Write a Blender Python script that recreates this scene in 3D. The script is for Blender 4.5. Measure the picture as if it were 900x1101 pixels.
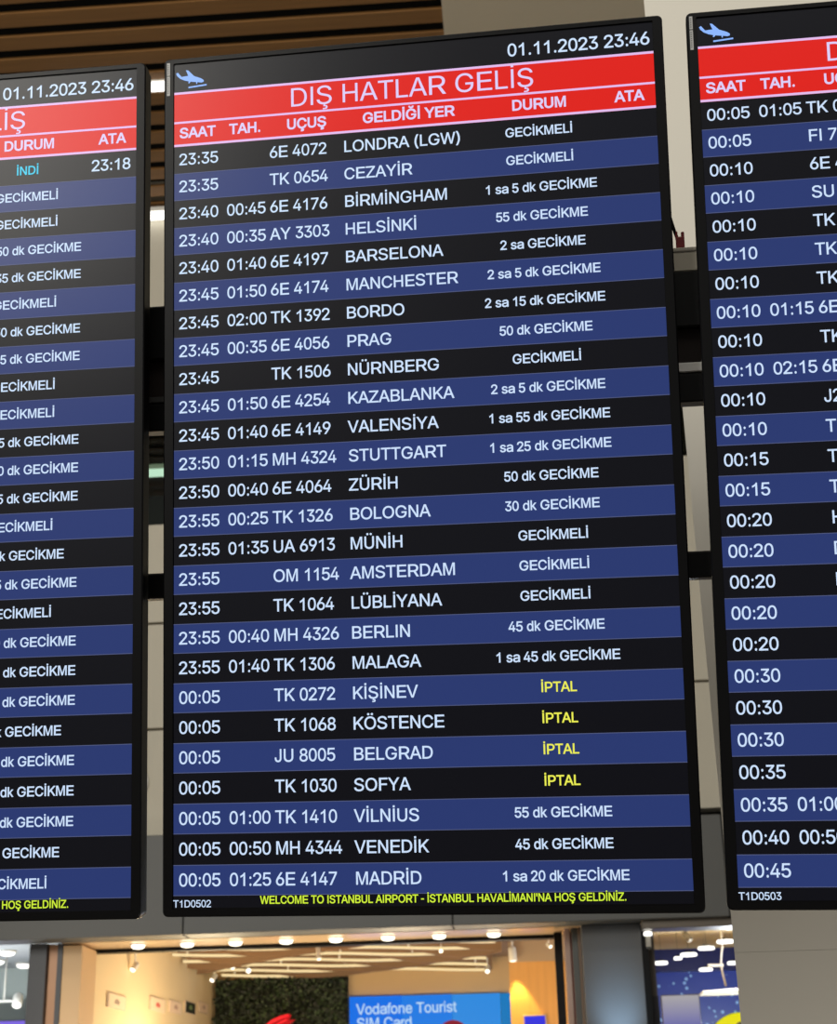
import bpy, math, random
from mathutils import Vector, Matrix
from mathutils.geometry import tessellate_polygon, delaunay_2d_cdt

for o in list(bpy.data.objects):
    bpy.data.objects.remove(o)
C = bpy.context.scene.collection
SC = bpy.context.scene
R = random.Random(7)

# ------------------------------------------------------------------ camera
PITCH, ROLL, YAW, CAM_Z = 0.38234958576552946, -0.025522804063932127, 0.06111448326186466, 1.7
cd = bpy.data.cameras.new('camera')
cam = bpy.data.objects.new('camera', cd)
C.objects.link(cam)
cam.matrix_world = (Matrix.Translation((0, 0, CAM_Z)) @ Matrix.Rotation(YAW, 4, 'Z')
                    @ Matrix.Rotation(math.pi / 2 + PITCH, 4, 'X') @ Matrix.Rotation(ROLL, 4, 'Z'))
cd.sensor_fit = 'HORIZONTAL'
cd.sensor_width = 36.0
cd.lens = 1700.0 / 900.0 * 36.0
cd.clip_start = 0.05
cd.clip_end = 200
cd.dof.use_dof = True
cd.dof.focus_distance = 3.75
cd.dof.aperture_fstop = 9.0
SC.camera = cam

# ------------------------------------------------------------------ exposure, world, large lights
SC.view_settings.view_transform = 'Standard'
SC.view_settings.look = 'None'
SC.view_settings.gamma = 1.0
SC.view_settings.exposure = 0.0
SC.view_settings.use_curve_mapping = False
W = bpy.data.worlds.new('hall_ambient')
W.use_nodes = True
SC.world = W
bg = W.node_tree.nodes['Background']
bg.inputs['Color'].default_value = (1.0, 0.97, 0.91, 1)
bg.inputs['Strength'].default_value = 0.30


def area_light(name, loc, target, sx, sy, power, col):
    l = bpy.data.lights.new(name, 'AREA')
    l.shape = 'RECTANGLE'
    l.size, l.size_y = sx, sy
    l.energy = power
    l.color = col
    o = bpy.data.objects.new(name, l)
    C.objects.link(o)
    o.location = loc
    o.rotation_euler = (Vector(target) - Vector(loc)).to_track_quat('-Z', 'Y').to_euler()
    return o


area_light('hall_ceiling_light', (-0.5, -3.5, 9.5), (1.0, 7, 3.0), 9, 3, 400, (1.0, 0.96, 0.89))
area_light('screen_wash_light', (-7.4, -8.0, 8.4), (-1.0, 3, 3.6), 4.6, 5.0, 1050, (1.0, 0.96, 0.88))  # unseen area light added for the grey wash on the screens
area_light('concourse_light', (-2.0, 6.0, 10.5), (-1.5, 14, 6.0), 6, 0.8, 110, (1.0, 0.95, 0.86))

area_light('column_fill', (1.8, 2.6, 0.3), (1.8, 4.5, 2.1), 1.4, 0.4, 27, (1.0, 0.95, 0.89))  # unseen area light added to brighten the column below the right board


def point_light(name, loc, power, col, rad=0.15):
    l = bpy.data.lights.new(name, 'POINT')
    l.energy = power
    l.color = col
    l.shadow_soft_size = rad
    o = bpy.data.objects.new(name, l)
    C.objects.link(o)
    o.location = loc
    return o


# ------------------------------------------------------------------ materials
def lin(c):
    return tuple(((x / 255) / 12.92 if x / 255 <= 0.04045 else ((x / 255 + 0.055) / 1.055) ** 2.4) for x in c)


MATS = {}


def mat(name, rgb, rough=0.6, metal=0.0, spec=0.5, noise=0.0, nscale=8.0, stretch=None):
    if name in MATS:
        return MATS[name]
    m = bpy.data.materials.new(name)
    m.use_nodes = True
    nt = m.node_tree
    b = nt.nodes['Principled BSDF']
    b.inputs['Roughness'].default_value = rough
    b.inputs['Metallic'].default_value = metal
    b.inputs['Specular IOR Level'].default_value = spec
    c = lin(rgb)
    if noise:
        tc = nt.nodes.new('ShaderNodeTexCoord')
        mp = nt.nodes.new('ShaderNodeMapping')
        mp.inputs['Scale'].default_value = stretch or (1, 1, 1)
        nz = nt.nodes.new('ShaderNodeTexNoise')
        nz.inputs['Scale'].default_value = nscale
        nz.inputs['Detail'].default_value = 4
        mx = nt.nodes.new('ShaderNodeMix')
        mx.data_type = 'RGBA'
        mx.inputs[6].default_value = tuple(x * (1 - noise) for x in c) + (1,)
        mx.inputs[7].default_value = tuple(min(1, x * (1 + noise)) for x in c) + (1,)
        nt.links.new(tc.outputs['Object'], mp.inputs['Vector'])
        nt.links.new(mp.outputs['Vector'], nz.inputs['Vector'])
        nt.links.new(nz.outputs['Fac'], mx.inputs[0])
        nt.links.new(mx.outputs[2], b.inputs['Base Color'])
    else:
        b.inputs['Base Color'].default_value = c + (1,)
    MATS[name] = m
    return m


def emis(name, rgb, strength=1.0, rough=0.28, base=(2, 2, 3), spec=0.2):
    """a lit screen pixel or lamp: emission under a glossy face"""
    if name in MATS:
        return MATS[name]
    m = mat(name, base, rough, spec=spec)
    b = m.node_tree.nodes['Principled BSDF']
    b.inputs['Emission Color'].default_value = lin(rgb) + (1,)
    b.inputs['Emission Strength'].default_value = strength
    return m


# ------------------------------------------------------------------ mesh helper
class MB:
    def __init__(self):
        self.v, self.f, self.mi, self.sm = [], [], [], []
        self.mats = []

    def slot(self, m):
        if m not in self.mats:
            self.mats.append(m)
        return self.mats.index(m)

    def add(self, vs, fs, m, smooth=False, M=None):
        n = len(self.v)
        k = self.slot(m)
        for p in vs:
            p = Vector(p)
            self.v.append(M @ p if M else p)
        for f in fs:
            self.f.append([n + i for i in f])
            self.mi.append(k)
            self.sm.append(smooth)

    def box(self, lo, hi, m, bev=0.0, M=None):
        (x0, y0, z0), (x1, y1, z1) = lo, hi
        b = min(bev, (x1 - x0) / 2.2, (y1 - y0) / 2.2, (z1 - z0) / 2.2)
        if b <= 0:
            vs = [(x0, y0, z0), (x1, y0, z0), (x1, y1, z0), (x0, y1, z0), (x0, y0, z1), (x1, y0, z1), (x1, y1, z1), (x0, y1, z1)]
            self.add(vs, [(3, 2, 1, 0), (4, 5, 6, 7), (0, 1, 5, 4), (1, 2, 6, 5), (2, 3, 7, 6), (3, 0, 4, 7)], m, False, M)
            return
        # chamfered box: every corner becomes three vertices
        vs, idx = [], {}
        for sx in (0, 1):
            for sy in (0, 1):
                for sz in (0, 1):
                    X, Y, Z = (x0, x1)[sx], (y0, y1)[sy], (z0, z1)[sz]
                    ix, iy, iz = X + b * (1 - 2 * sx), Y + b * (1 - 2 * sy), Z + b * (1 - 2 * sz)
                    for ax, p in enumerate(((X, iy, iz), (ix, Y, iz), (ix, iy, Z))):
                        idx[(sx, sy, sz, ax)] = len(vs)
                        vs.append(p)
        fs = []
        for s in (0, 1):
            q = [(0, 0), (1, 0), (1, 1), (0, 1)]
            fs.append([idx[(s, a, c, 0)] for a, c in (q if s else q[::-1])])
            fs.append([idx[(a, s, c, 1)] for a, c in (q[::-1] if s else q)])
            fs.append([idx[(a, c, s, 2)] for a, c in (q if s else q[::-1])])
        for a in (0, 1):
            for c in (0, 1):
                fs.append([idx[(a, c, 0, 0)], idx[(a, c, 1, 0)], idx[(a, c, 1, 1)], idx[(a, c, 0, 1)]])
                fs.append([idx[(a, 0, c, 0)], idx[(a, 1, c, 0)], idx[(a, 1, c, 2)], idx[(a, 0, c, 2)]])
                fs.append([idx[(0, a, c, 1)], idx[(1, a, c, 1)], idx[(1, a, c, 2)], idx[(0, a, c, 2)]])
                for e in (0, 1):
                    fs.append([idx[(a, c, e, 0)], idx[(a, c, e, 1)], idx[(a, c, e, 2)]])
        self.add(vs, fs, m, False, M)

    def lathe(self, p0, axis, prof, m, n=24, smooth=True):
        """prof: (distance along the axis, radius)"""
        a = Vector(axis).normalized()
        u = a.orthogonal().normalized()
        w = a.cross(u)
        vs, fs = [], []
        for t, r in prof:
            for k in range(n):
                g = 2 * math.pi * k / n
                vs.append(Vector(p0) + a * t + (u * math.cos(g) + w * math.sin(g)) * max(r, 1e-5))
        for i in range(len(prof) - 1):
            for k in range(n):
                k2 = (k + 1) % n
                fs.append((i * n + k, i * n + k2, (i + 1) * n + k2, (i + 1) * n + k))
        fs.append(list(range(n))[::-1])
        fs.append([(len(prof) - 1) * n + k for k in range(n)])
        self.add(vs, fs, m, smooth)

    def cyl(self, p0, p1, r, m, n=20, r1=None):
        d = Vector(p1) - Vector(p0)
        self.lathe(p0, d, [(0, r), (d.length, r if r1 is None else r1)], m, n)

    def tube(self, pts, r, m, n=10):
        pts = [Vector(p) for p in pts]
        vs, fs = [], []
        for i, p in enumerate(pts):
            t = (pts[min(i + 1, len(pts) - 1)] - pts[max(i - 1, 0)]).normalized()
            u = t.cross(Vector((0.13, 0.9, 0.31))).normalized()
            w = t.cross(u)
            for k in range(n):
                g = 2 * math.pi * k / n
                vs.append(p + (u * math.cos(g) + w * math.sin(g)) * r)
        for i in range(len(pts) - 1):
            for k in range(n):
                k2 = (k + 1) % n
                fs.append((i * n + k, i * n + k2, (i + 1) * n + k2, (i + 1) * n + k))
        fs.append(list(range(n))[::-1])
        fs.append([(len(pts) - 1) * n + k for k in range(n)])
        self.add(vs, fs, m, True)

    def prism(self, loops, z0, z1, m, M=None):
        """extrude flat outline loops (x, y) from z0 to z1"""
        flat = [p for l in loops for p in l]
        tri = tessellate_polygon([[Vector((x, y, 0)) for x, y in l] for l in loops])
        vs = [(x, y, z1) for x, y in flat] + [(x, y, z0) for x, y in flat]
        n = len(flat)
        fs = []
        for a, b, c in tri:
            A, B, D = flat[a], flat[b], flat[c]
            if (B[0] - A[0]) * (D[1] - A[1]) - (B[1] - A[1]) * (D[0] - A[0]) < 0:
                b, c = c, b
            fs += [(a, b, c), (n + c, n + b, n + a)]
        s = 0
        for l in loops:
            for i in range(len(l)):
                j = (i + 1) % len(l)
                fs.append((s + i, n + s + i, n + s + j, s + j))
            s += len(l)
        self.add(vs, fs, m, False, M)

    def build(self, name, parent=None, shift=None):
        me = bpy.data.meshes.new(name)
        vs = [v - shift for v in self.v] if shift is not None else self.v
        me.from_pydata([tuple(v) for v in vs], [], self.f)
        for m in self.mats:
            me.materials.append(m)
        me.polygons.foreach_set('material_index', self.mi)
        me.polygons.foreach_set('use_smooth', self.sm)
        me.update()
        o = bpy.data.objects.new(name, me)
        C.objects.link(o)
        if parent is not None:
            o.parent = parent
        elif shift is not None:
            o.location = shift
        return o


def tag(o, label=None, cat=None, group=None, kind=None):
    if label:
        o['label'] = label
    if cat:
        o['category'] = cat
    if group:
        o['group'] = group
    if kind:
        o['kind'] = kind
    return o


def empty(name, loc, label, cat, group=None):
    o = bpy.data.objects.new(name, None)
    o.empty_display_size = 0.05
    C.objects.link(o)
    o.location = loc
    return tag(o, label, cat, group)


def structure(name, mb, label=None):
    o = mb.build(name)
    o['kind'] = 'structure'
    if label:
        o['label'] = label
    return o


def sbox(name, lo, hi, m, bev=0.0):
    b = MB()
    b.box(lo, hi, m, bev)
    return structure(name, b)


# ------------------------------------------------------------------ lettering: glyph outlines, 1000 units per em
GLYPHS = {
    'A': '667|-1,0 277,716 389,716 669,0 567,0 405,426 371,523 323,673 342,673 294,522 260,426 102,0;139,200 139,280 529,280 529,200',
    'B': '667|73,0 73,716 353,716 428,709 489,690 536,660 570,622 590,576 596,526 592,484 579,450 558,423 532,402 501,386 467,375 467,369 505,362 542,345 576,320 603,286 621,243 627,192 620,140 600,94 564,55 513,25 446,6 362,0;173,80 359,80 438,88 491,112 520,148 530,192 525,227 510,259 486,286 453,307 412,320 364,325 173,325;173,401 348,401 390,405 426,417 457,435 480,459 495,489 500,523 491,567 464,603 418,627 352,635 173,635',
    'C': '722|381,-10 290,2 210,35 144,89 93,162 61,252 50,357 61,463 93,553 144,626 210,680 290,714 381,725 436,721 488,709 535,690 578,663 614,629 644,589 667,542 681,490 587,490 576,525 559,555 538,581 512,602 483,619 451,632 417,639 381,641 317,633 259,608 211,567 174,512 150,442 142,357 150,273 174,203 211,148 259,107 317,83 381,74 417,77 451,84 483,96 512,113 538,135 559,161 576,191 587,226 681,226 667,174 645,128 615,87 578,53 536,26 488,6 436,-6',
    'D': '722|313,0 130,0 130,80 307,80 391,89 460,114 513,154 551,210 574,278 581,359 574,439 551,507 514,562 463,602 397,627 316,635 126,635 126,716 323,716 425,705 512,673 560,640 600,599 632,550 664,462 674,359 663,255 632,167 599,117 559,76 509,43 420,11;173,716 173,0 77,0 77,716',
    'E': '667|79,0 79,716 618,716 618,635 190,635 190,402 589,402 589,322 190,322 190,80 623,80 623,0',
    'F': '611|82,0 82,716 569,716 569,635 184,635 184,391 533,391 533,311 184,311 184,0',
    'G': '778|399,-10 302,2 218,35 149,90 97,163 64,252 53,357 64,463 97,553 149,626 217,680 300,714 393,725 452,721 508,708 558,688 603,660 641,626 672,586 696,540 710,490 610,490 596,524 578,553 557,579 531,601 502,618 470,631 433,639 394,641 328,633 269,608 220,568 181,512 157,442 149,357 157,274 182,204 220,148 271,108 331,83 399,74 460,81 514,100 559,131 592,173 613,225 620,285 650,280 420,280 420,360 716,360 716,281 706,199 675,128 626,70 562,26 486,-1',
    'H': '722|80,0 80,716 171,716 171,406 550,406 550,716 641,716 641,0 550,0 550,326 171,326 171,0',
    'J': '500|223,-10 169,-3 122,15 82,46 52,88 34,141 28,205 28,243 111,243 111,205 119,147 142,104 178,79 223,70 269,79 304,104 327,147 335,205 335,716 418,716 418,205 412,141 394,88 364,46 324,15 277,-3',
    'K': '667|141,205 141,304 194,367 248,427 304,484 536,716 665,716 334,388 329,389;73,0 73,716 171,716 171,470 170,316 171,272 171,0;549,0 268,365 329,435 666,0',
    'L': '556|73,0 73,716 169,716 169,80 522,80 522,0',
    'M': '833|74,716 216,716 400,152 415,106 432,150 630,716 757,716 757,0 665,0 665,600 455,0 369,0 165,610 165,0 74,0',
    'N': '722|76,0 76,716 183,716 475,257 503,212 538,150 575,77 563,75 557,152 554,221 554,274 554,716 645,716 645,0 537,0 276,408 241,465 200,536 143,636 159,638 164,540 167,461 168,409 168,0',
    'O': '778|392,-10 298,2 215,35 146,89 93,162 59,252 48,357 59,463 93,553 146,626 215,680 298,714 392,725 485,714 568,680 637,626 690,553 723,463 734,357 723,252 690,162 637,89 568,35 485,2;392,74 457,83 516,107 567,147 606,203 631,273 639,357 631,442 606,513 567,569 516,609 457,633 392,641 325,633 266,608 216,568 177,512 152,442 144,357 152,273 177,203 216,147 266,107 325,83',
    'P': '667|77,0 77,716 352,716 436,708 504,686 557,650 594,604 617,550 624,489 617,428 594,373 557,327 504,292 436,269 352,261 154,261 154,341 348,341 404,346 449,360 482,383 505,413 519,449 523,489 519,529 505,565 482,594 449,617 404,631 347,636 178,636 178,0',
    'R': '722|79,0 79,716 380,716 472,709 546,687 603,654 644,609 668,556 676,495 668,435 644,382 603,338 546,305 471,285 380,278 141,278 141,359 376,359 437,363 485,375 522,395 547,423 562,456 567,495 562,535 547,569 522,597 485,618 436,631 375,636 189,636 189,0;580,0 370,322 494,322 708,0',
    'S': '667|330,-12 251,-6 182,13 126,44 84,85 57,134 45,192 147,192 156,154 176,123 205,100 242,83 284,73 330,69 381,73 426,85 464,104 493,129 511,160 517,196 512,227 497,252 472,271 441,288 363,313 269,337 183,366 119,407 89,440 72,479 66,524 75,581 101,630 143,670 198,700 263,719 335,725 408,719 472,700 525,670 566,631 592,584 602,532 505,532 488,579 451,615 397,638 332,645 285,641 243,630 209,612 184,588 168,560 163,528 169,495 188,469 214,449 247,433 313,413 392,393 465,371 503,355 538,334 568,309 593,278 609,240 614,195 606,139 580,89 539,47 483,15 413,-6',
    'T': '611|21,635 21,716 590,716 590,635 353,635 353,0 259,0 259,635',
    'U': '722|361,-12 281,-3 212,22 156,61 114,112 88,174 79,243 79,716 170,716 170,251 176,202 193,159 221,123 259,96 306,78 361,73 416,78 463,96 500,123 528,159 545,202 551,251 551,716 642,716 642,243 633,174 607,112 565,61 509,22 440,-3',
    'V': '667|281,0 4,716 104,716 263,290 297,193 346,43 326,43 374,194 407,290 562,716 663,716 390,0',
    'W': '944|207,0 12,716 105,716 218,276 236,205 251,132 266,56 255,56 270,132 286,205 304,276 419,716 523,716 638,276 656,205 672,132 688,56 675,56 690,132 706,205 724,276 837,716 930,716 734,0 629,0 506,454 483,551 461,668 480,668 460,555 436,454 313,0',
    'Y': '667|283,0 283,293 3,716 115,716 266,485 311,411 352,324 313,324 355,412 398,485 549,716 660,716 380,293 380,0',
    'Z': '611|22,0 22,65 386,542 437,606 491,669 502,639 404,636 306,635 20,635 20,716 579,716 579,649 221,181 167,113 109,47 98,76 195,79 292,80 583,80 583,0',
    '0': '556|278,-10 208,1 150,34 103,87 69,159 48,250 41,357 48,465 69,555 104,628 150,681 209,714 278,725 347,714 405,681 452,628 486,555 507,465 514,357 507,250 486,159 452,87 406,34 347,1;278,70 323,78 362,104 392,145 415,202 428,273 433,357 428,442 415,513 392,570 362,612 323,638 278,646 232,638 193,612 163,570 141,513 127,442 122,357 127,273 141,202 163,145 193,104 232,78',
    '2': '556|30,0 30,67 280,322 351,397 375,429 393,459 403,490 407,523 402,558 388,589 366,613 337,632 303,643 265,646 224,642 189,629 161,609 140,582 127,548 123,509 33,509 40,570 63,622 99,666 146,698 203,718 267,725 330,719 386,699 432,667 467,626 489,578 496,524 492,485 481,447 461,408 430,364 328,253 160,85 160,80 508,80 508,0',
    '3': '556|277,-10 217,-4 162,14 115,42 78,81 53,129 42,185 131,185 138,151 154,122 177,100 206,83 240,73 278,70 319,74 355,85 385,104 408,131 423,164 428,204 423,241 410,276 387,306 354,328 310,343 255,348 195,348 195,421 372,631 372,636 77,636 77,716 486,716 486,648 269,391 269,406 339,406 400,388 448,356 484,313 507,261 514,204 506,145 484,93 447,50 400,18 343,-3',
    '4': '556|12,148 12,223 289,716 375,716 104,233 104,229 512,229 512,148;336,0 336,170 336,206 336,447 418,447 418,0',
    '5': '556|273,-10 211,-3 156,16 110,45 74,85 50,131 41,183 131,183 138,153 153,125 176,102 204,85 237,74 273,70 314,75 351,91 382,115 406,147 421,185 425,228 420,272 405,311 381,344 349,369 311,384 268,389 231,386 195,377 164,364 139,346 52,355 93,716 481,716 481,636 171,636 147,424 151,424 178,443 210,457 246,466 284,469 332,465 377,451 416,430 450,401 478,366 499,325 512,279 516,230 508,164 484,106 447,58 398,21 339,-2',
    '6': '556|276,-10 210,-2 152,21 104,57 68,105 45,162 37,228 43,280 61,336 94,400 145,479 314,716 416,716 165,367 157,367 169,387 186,405 206,420 231,432 258,439 288,442 352,435 407,414 452,382 486,337 507,283 514,221 506,158 483,102 446,56 398,20 341,-2;276,68 317,73 352,88 382,112 405,143 419,179 424,221 419,263 405,300 382,331 352,354 317,368 276,373 235,368 199,354 169,331 146,301 132,264 127,223 132,180 146,143 169,112 199,88 235,73',
    '7': '556|96,0 416,631 416,636 47,636 47,716 511,716 511,631 192,0',
    '8': '556|278,-10 212,-3 154,16 106,47 70,87 48,135 40,190 44,234 58,274 79,310 107,339 140,360 177,372 177,376 131,396 96,433 73,481 65,535 72,587 93,633 125,671 168,700 220,719 278,725 336,719 387,700 429,671 462,633 483,587 490,535 482,481 459,433 424,396 379,376 379,372 415,360 448,339 476,310 498,274 511,234 516,190 508,135 485,87 449,47 401,16 344,-3;278,69 321,73 358,85 387,104 410,129 424,159 428,195 424,233 409,265 386,293 355,313 319,327 278,331 237,327 200,313 169,293 146,265 132,233 127,195 131,159 145,129 167,104 197,85 235,73;278,407 313,411 343,422 369,441 388,465 401,494 405,528 401,562 389,591 370,615 344,632 313,643 278,647 242,643 211,632 186,615 166,591 154,562 150,528 154,494 166,465 186,441 212,422 243,411',
    '9': '556|278,725 343,718 401,695 448,659 484,611 507,553 515,488 509,435 491,379 459,315 408,237 241,0 139,0 388,348 396,348 384,329 368,311 347,296 323,284 296,276 266,274 203,281 149,301 104,334 70,378 49,432 42,495 50,558 73,614 109,660 157,695 214,718;278,647 238,642 203,627 173,604 151,573 137,536 132,495 137,453 151,416 173,385 203,362 238,347 278,342 319,347 355,362 384,385 407,415 421,451 426,493 421,535 407,573 384,604 355,627 319,642',
    'a': '556|247,-12 191,-7 140,7 97,30 64,63 43,103 36,152 41,193 57,226 81,252 113,272 150,286 191,296 277,309 367,319 398,323 419,330 431,341 435,358 435,361 432,392 421,417 403,438 377,453 345,462 305,465 264,462 230,453 201,440 178,423 161,404 149,385 53,410 79,453 114,487 156,511 203,528 253,538 302,541 376,534 415,523 452,507 485,483 512,450 529,408 535,353 535,0 437,0 437,73 430,73 397,35 371,16 337,1 296,-9;264,64 315,69 358,83 391,104 416,131 430,162 435,194 435,267 409,256 363,247 313,241 272,236 205,223 177,212 155,196 141,175 136,147 140,122 153,102 172,85 198,73 229,66',
    'd': '556|254,-12 193,-3 140,23 95,64 62,119 41,187 34,266 41,344 62,412 96,466 140,507 193,532 254,541 298,537 333,524 359,506 380,486 406,449 412,449 412,716 495,716 495,0 414,0 414,83 406,83 379,44 359,23 332,5 297,-7;267,66 310,72 347,91 375,122 396,162 409,211 413,267 409,322 396,370 376,409 347,439 310,458 267,464 222,457 185,438 156,407 135,367 123,320 119,267 123,212 136,164 156,123 185,92 222,72',
    'k': '500|144,192 144,298 158,298 382,534 485,534 245,280 236,280;66,0 66,716 149,716 149,0;395,0 196,261 255,322 501,0',
    's': '500|246,-12 192,-7 144,5 103,25 70,53 45,89 31,133 117,150 134,111 161,85 199,69 245,64 298,70 338,88 364,114 373,145 368,170 352,191 327,207 291,218 198,239 132,261 85,293 57,334 48,385 54,429 74,466 106,498 148,521 198,536 254,541 307,537 352,524 389,504 419,477 440,445 455,408 373,390 359,419 336,444 302,462 255,468 209,462 171,446 147,421 138,390 144,363 161,342 190,326 231,314 316,294 383,272 429,241 457,200 466,150 459,105 438,66 405,34 361,9 308,-6',
    ':': '278|140,-6 121,-2 105,12 94,33 90,58 94,82 105,103 121,117 140,122 160,117 176,103 187,82 191,58 187,33 176,12 160,-2;140,381 121,386 105,400 94,420 90,445 94,470 105,490 121,504 140,509 160,504 176,490 187,470 191,445 187,420 176,400 160,386',
    '.': '278|141,-6 122,-2 106,12 95,33 91,58 95,82 106,103 122,117 141,122 160,117 176,103 187,82 191,58 187,33 176,12 160,-2',
    '(': '333|60,291 65,371 78,455 100,540 129,620 163,695 201,758 297,758 258,682 224,602 197,521 177,441 164,363 160,291 164,226 175,161 193,94 220,23 254,-53 297,-135 201,-135 140,-30 96,77 69,184',
    ')': '333|36,-135 80,-51 115,25 141,96 159,164 170,228 173,291 169,363 157,441 137,521 109,602 76,682 36,758 132,758 171,695 205,620 234,540 256,455 269,371 274,291 265,183 237,75 193,-32 132,-135',
    '-': '333|303,344 303,264 32,264 32,344',
    "'": '191|57,447 46,716 144,716 133,447',
    'o': '556|276,-12 208,-3 149,23 100,64 64,120 41,187 33,264 41,342 64,409 100,465 149,506 208,532 276,541 345,532 404,506 453,465 490,409 512,342 520,264 512,187 490,120 453,64 404,23 345,-3;276,65 325,72 364,93 395,125 416,165 429,212 433,264 429,315 416,363 395,404 364,436 325,457 276,464 228,457 189,436 159,404 137,363 124,316 120,264 124,212 137,165 159,125 189,93 228,72',
    'e': '556|289,-12 216,-3 154,23 104,64 68,119 45,186 37,263 45,340 67,408 103,463 152,505 211,532 280,541 323,537 366,526 405,507 441,480 472,443 495,396 510,340 515,273 515,238 95,238 95,311 468,311 428,284 424,334 411,378 390,414 361,441 324,459 280,464 234,459 196,441 166,414 143,379 129,339 125,297 125,250 130,195 145,149 170,113 203,86 243,70 290,65 321,67 348,74 373,86 393,102 410,123 422,148 506,128 490,89 464,55 430,27 389,6 342,-7',
    'f': '278|292,534 292,460 9,460 9,534;104,0 104,607 109,649 123,683 145,710 174,730 206,741 240,745 285,741 311,733 291,659 275,664 249,667 219,662 198,647 186,623 182,589 182,0',
    'n': '556|150,319 150,0 66,0 66,534 148,534 148,404 135,404 164,467 204,509 252,533 308,541 358,535 401,518 437,490 464,451 481,400 487,338 487,0 403,0 403,331 395,386 371,428 333,454 284,463 248,459 216,446 189,426 168,398 155,362',
    'i': '222|78,0 78,534 141,534 141,0;110,623 93,627 79,639 69,658 66,680 69,702 79,720 93,733 110,737 127,733 141,720 151,702 154,680 151,658 141,639 127,627',
    'r': '333|65,0 65,534 152,534 152,451 157,451 179,488 212,517 254,535 301,541 325,541 346,540 346,453 326,456 292,458 255,454 222,443 194,424 173,399 159,368 155,333 155,0',
    'u': '556|243,-7 194,-2 150,15 114,43 87,83 70,133 64,195 64,534 148,534 148,203 157,147 181,105 218,79 268,71 304,75 336,87 362,108 383,136 396,172 401,215 401,534 485,534 485,0 403,0 403,129 416,129 386,66 347,24 298,1',
    't': '278|259,534 259,460 17,460 17,534;89,663 163,663 163,137 166,107 176,86 192,74 218,70 236,72 256,75 270,2 244,-4 215,-6 162,3 122,30 97,73 89,131',
    'Ş': '667|330,-12 251,-6 182,13 126,44 84,85 57,134 45,192 147,192 156,154 176,123 205,100 242,83 284,73 330,69 381,73 426,85 464,104 493,129 511,160 517,196 512,227 497,252 472,271 441,288 363,313 269,337 183,366 119,407 89,440 72,479 66,524 75,581 101,630 143,670 198,700 263,719 335,725 408,719 472,700 525,670 566,631 592,584 602,532 505,532 488,579 451,615 397,638 332,645 285,641 243,630 209,612 184,588 168,560 163,528 169,495 188,469 214,449 247,433 313,413 392,393 465,371 503,355 538,334 568,309 593,278 609,240 614,195 606,139 580,89 539,47 483,15 413,-6;272,-201 272,-150 334,-150 358,-149 374,-143 382,-134 385,-119 382,-104 374,-94 358,-89 334,-87 291,-87 306,23 356,23 356,0 356,-41 400,-47 431,-62 449,-86 455,-119 448,-156 426,-181 388,-196 334,-201',
    'Ğ': '778|399,-10 302,2 218,35 149,90 97,163 64,252 53,357 64,463 97,553 149,626 217,680 300,714 393,725 452,721 508,708 558,688 603,660 641,626 672,586 696,540 710,490 610,490 596,524 578,553 557,579 531,601 502,618 470,631 433,639 394,641 328,633 269,608 220,568 181,512 157,442 149,357 157,274 182,204 220,148 271,108 331,83 399,74 460,81 514,100 559,131 592,173 613,225 620,285 650,280 420,280 420,360 716,360 716,281 706,199 675,128 626,70 562,26 486,-1;393,791 353,795 317,809 287,830 263,858 248,891 243,926 311,926 317,897 334,873 360,857 393,852 425,857 451,873 469,897 474,926 543,926 538,891 523,858 499,831 469,809 433,796',
    'Ç': '722|381,-10 290,2 210,35 144,89 93,162 61,252 50,357 61,463 93,553 144,626 210,680 290,714 381,725 436,721 488,709 535,690 578,663 614,629 644,589 667,542 681,490 587,490 576,525 559,555 538,581 512,602 483,619 451,632 417,639 381,641 317,633 259,608 211,567 174,512 150,442 142,357 150,273 174,203 211,148 259,107 317,83 381,74 417,77 451,84 483,96 512,113 538,135 559,161 576,191 587,226 681,226 667,174 645,128 615,87 578,53 536,26 488,6 436,-6;324,-206 324,-155 383,-155 406,-153 421,-148 429,-138 431,-123 429,-109 421,-99 406,-94 383,-92 342,-92 357,18 404,18 404,-5 404,-46 446,-52 475,-67 492,-90 498,-124 491,-161 470,-186 434,-201 383,-206',
    'Ü': '722|361,-12 281,-3 212,22 156,61 114,112 88,174 79,243 79,716 170,716 170,251 176,202 193,159 221,123 259,96 306,78 361,73 416,78 463,96 500,123 528,159 545,202 551,251 551,716 642,716 642,243 633,174 607,112 565,61 509,22 440,-3;463,805 441,809 422,821 410,840 405,862 410,883 422,902 441,914 463,918 485,914 503,902 516,883 520,862 516,840 503,821 485,809;259,805 237,809 218,821 206,840 201,862 206,883 218,902 237,914 259,918 281,914 300,902 312,883 316,862 312,840 300,821 281,809',
    'Ö': '778|392,-10 298,2 215,35 146,89 93,162 59,252 48,357 59,463 93,553 146,626 215,680 298,714 392,725 485,714 568,680 637,626 690,553 723,463 734,357 723,252 690,162 637,89 568,35 485,2;392,74 457,83 516,107 567,147 606,203 631,273 639,357 631,442 606,513 567,569 516,609 457,633 392,641 325,633 266,608 216,568 177,512 152,442 144,357 152,273 177,203 216,147 266,107 325,83;501,805 477,809 457,821 444,840 439,862 444,883 457,902 477,914 501,918 524,914 544,902 557,883 562,862 557,840 544,821 524,809;283,805 259,809 239,821 226,840 221,862 226,883 239,902 259,914 283,918 306,914 326,902 339,883 344,862 339,840 326,821 306,809',
    'I': '278|93,716 188,716 188,0 93,0',
    'İ': '278|93,716 188,716 188,0 93,0;91,895 190,895 190,795 91,795',
    '1': '556|285,566 232,524 170,488 109,461 109,546 150,565 212,600 262,640 297,680 316,719 373,719 373,0 285,0',
    ' ': '278|',
}

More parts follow.
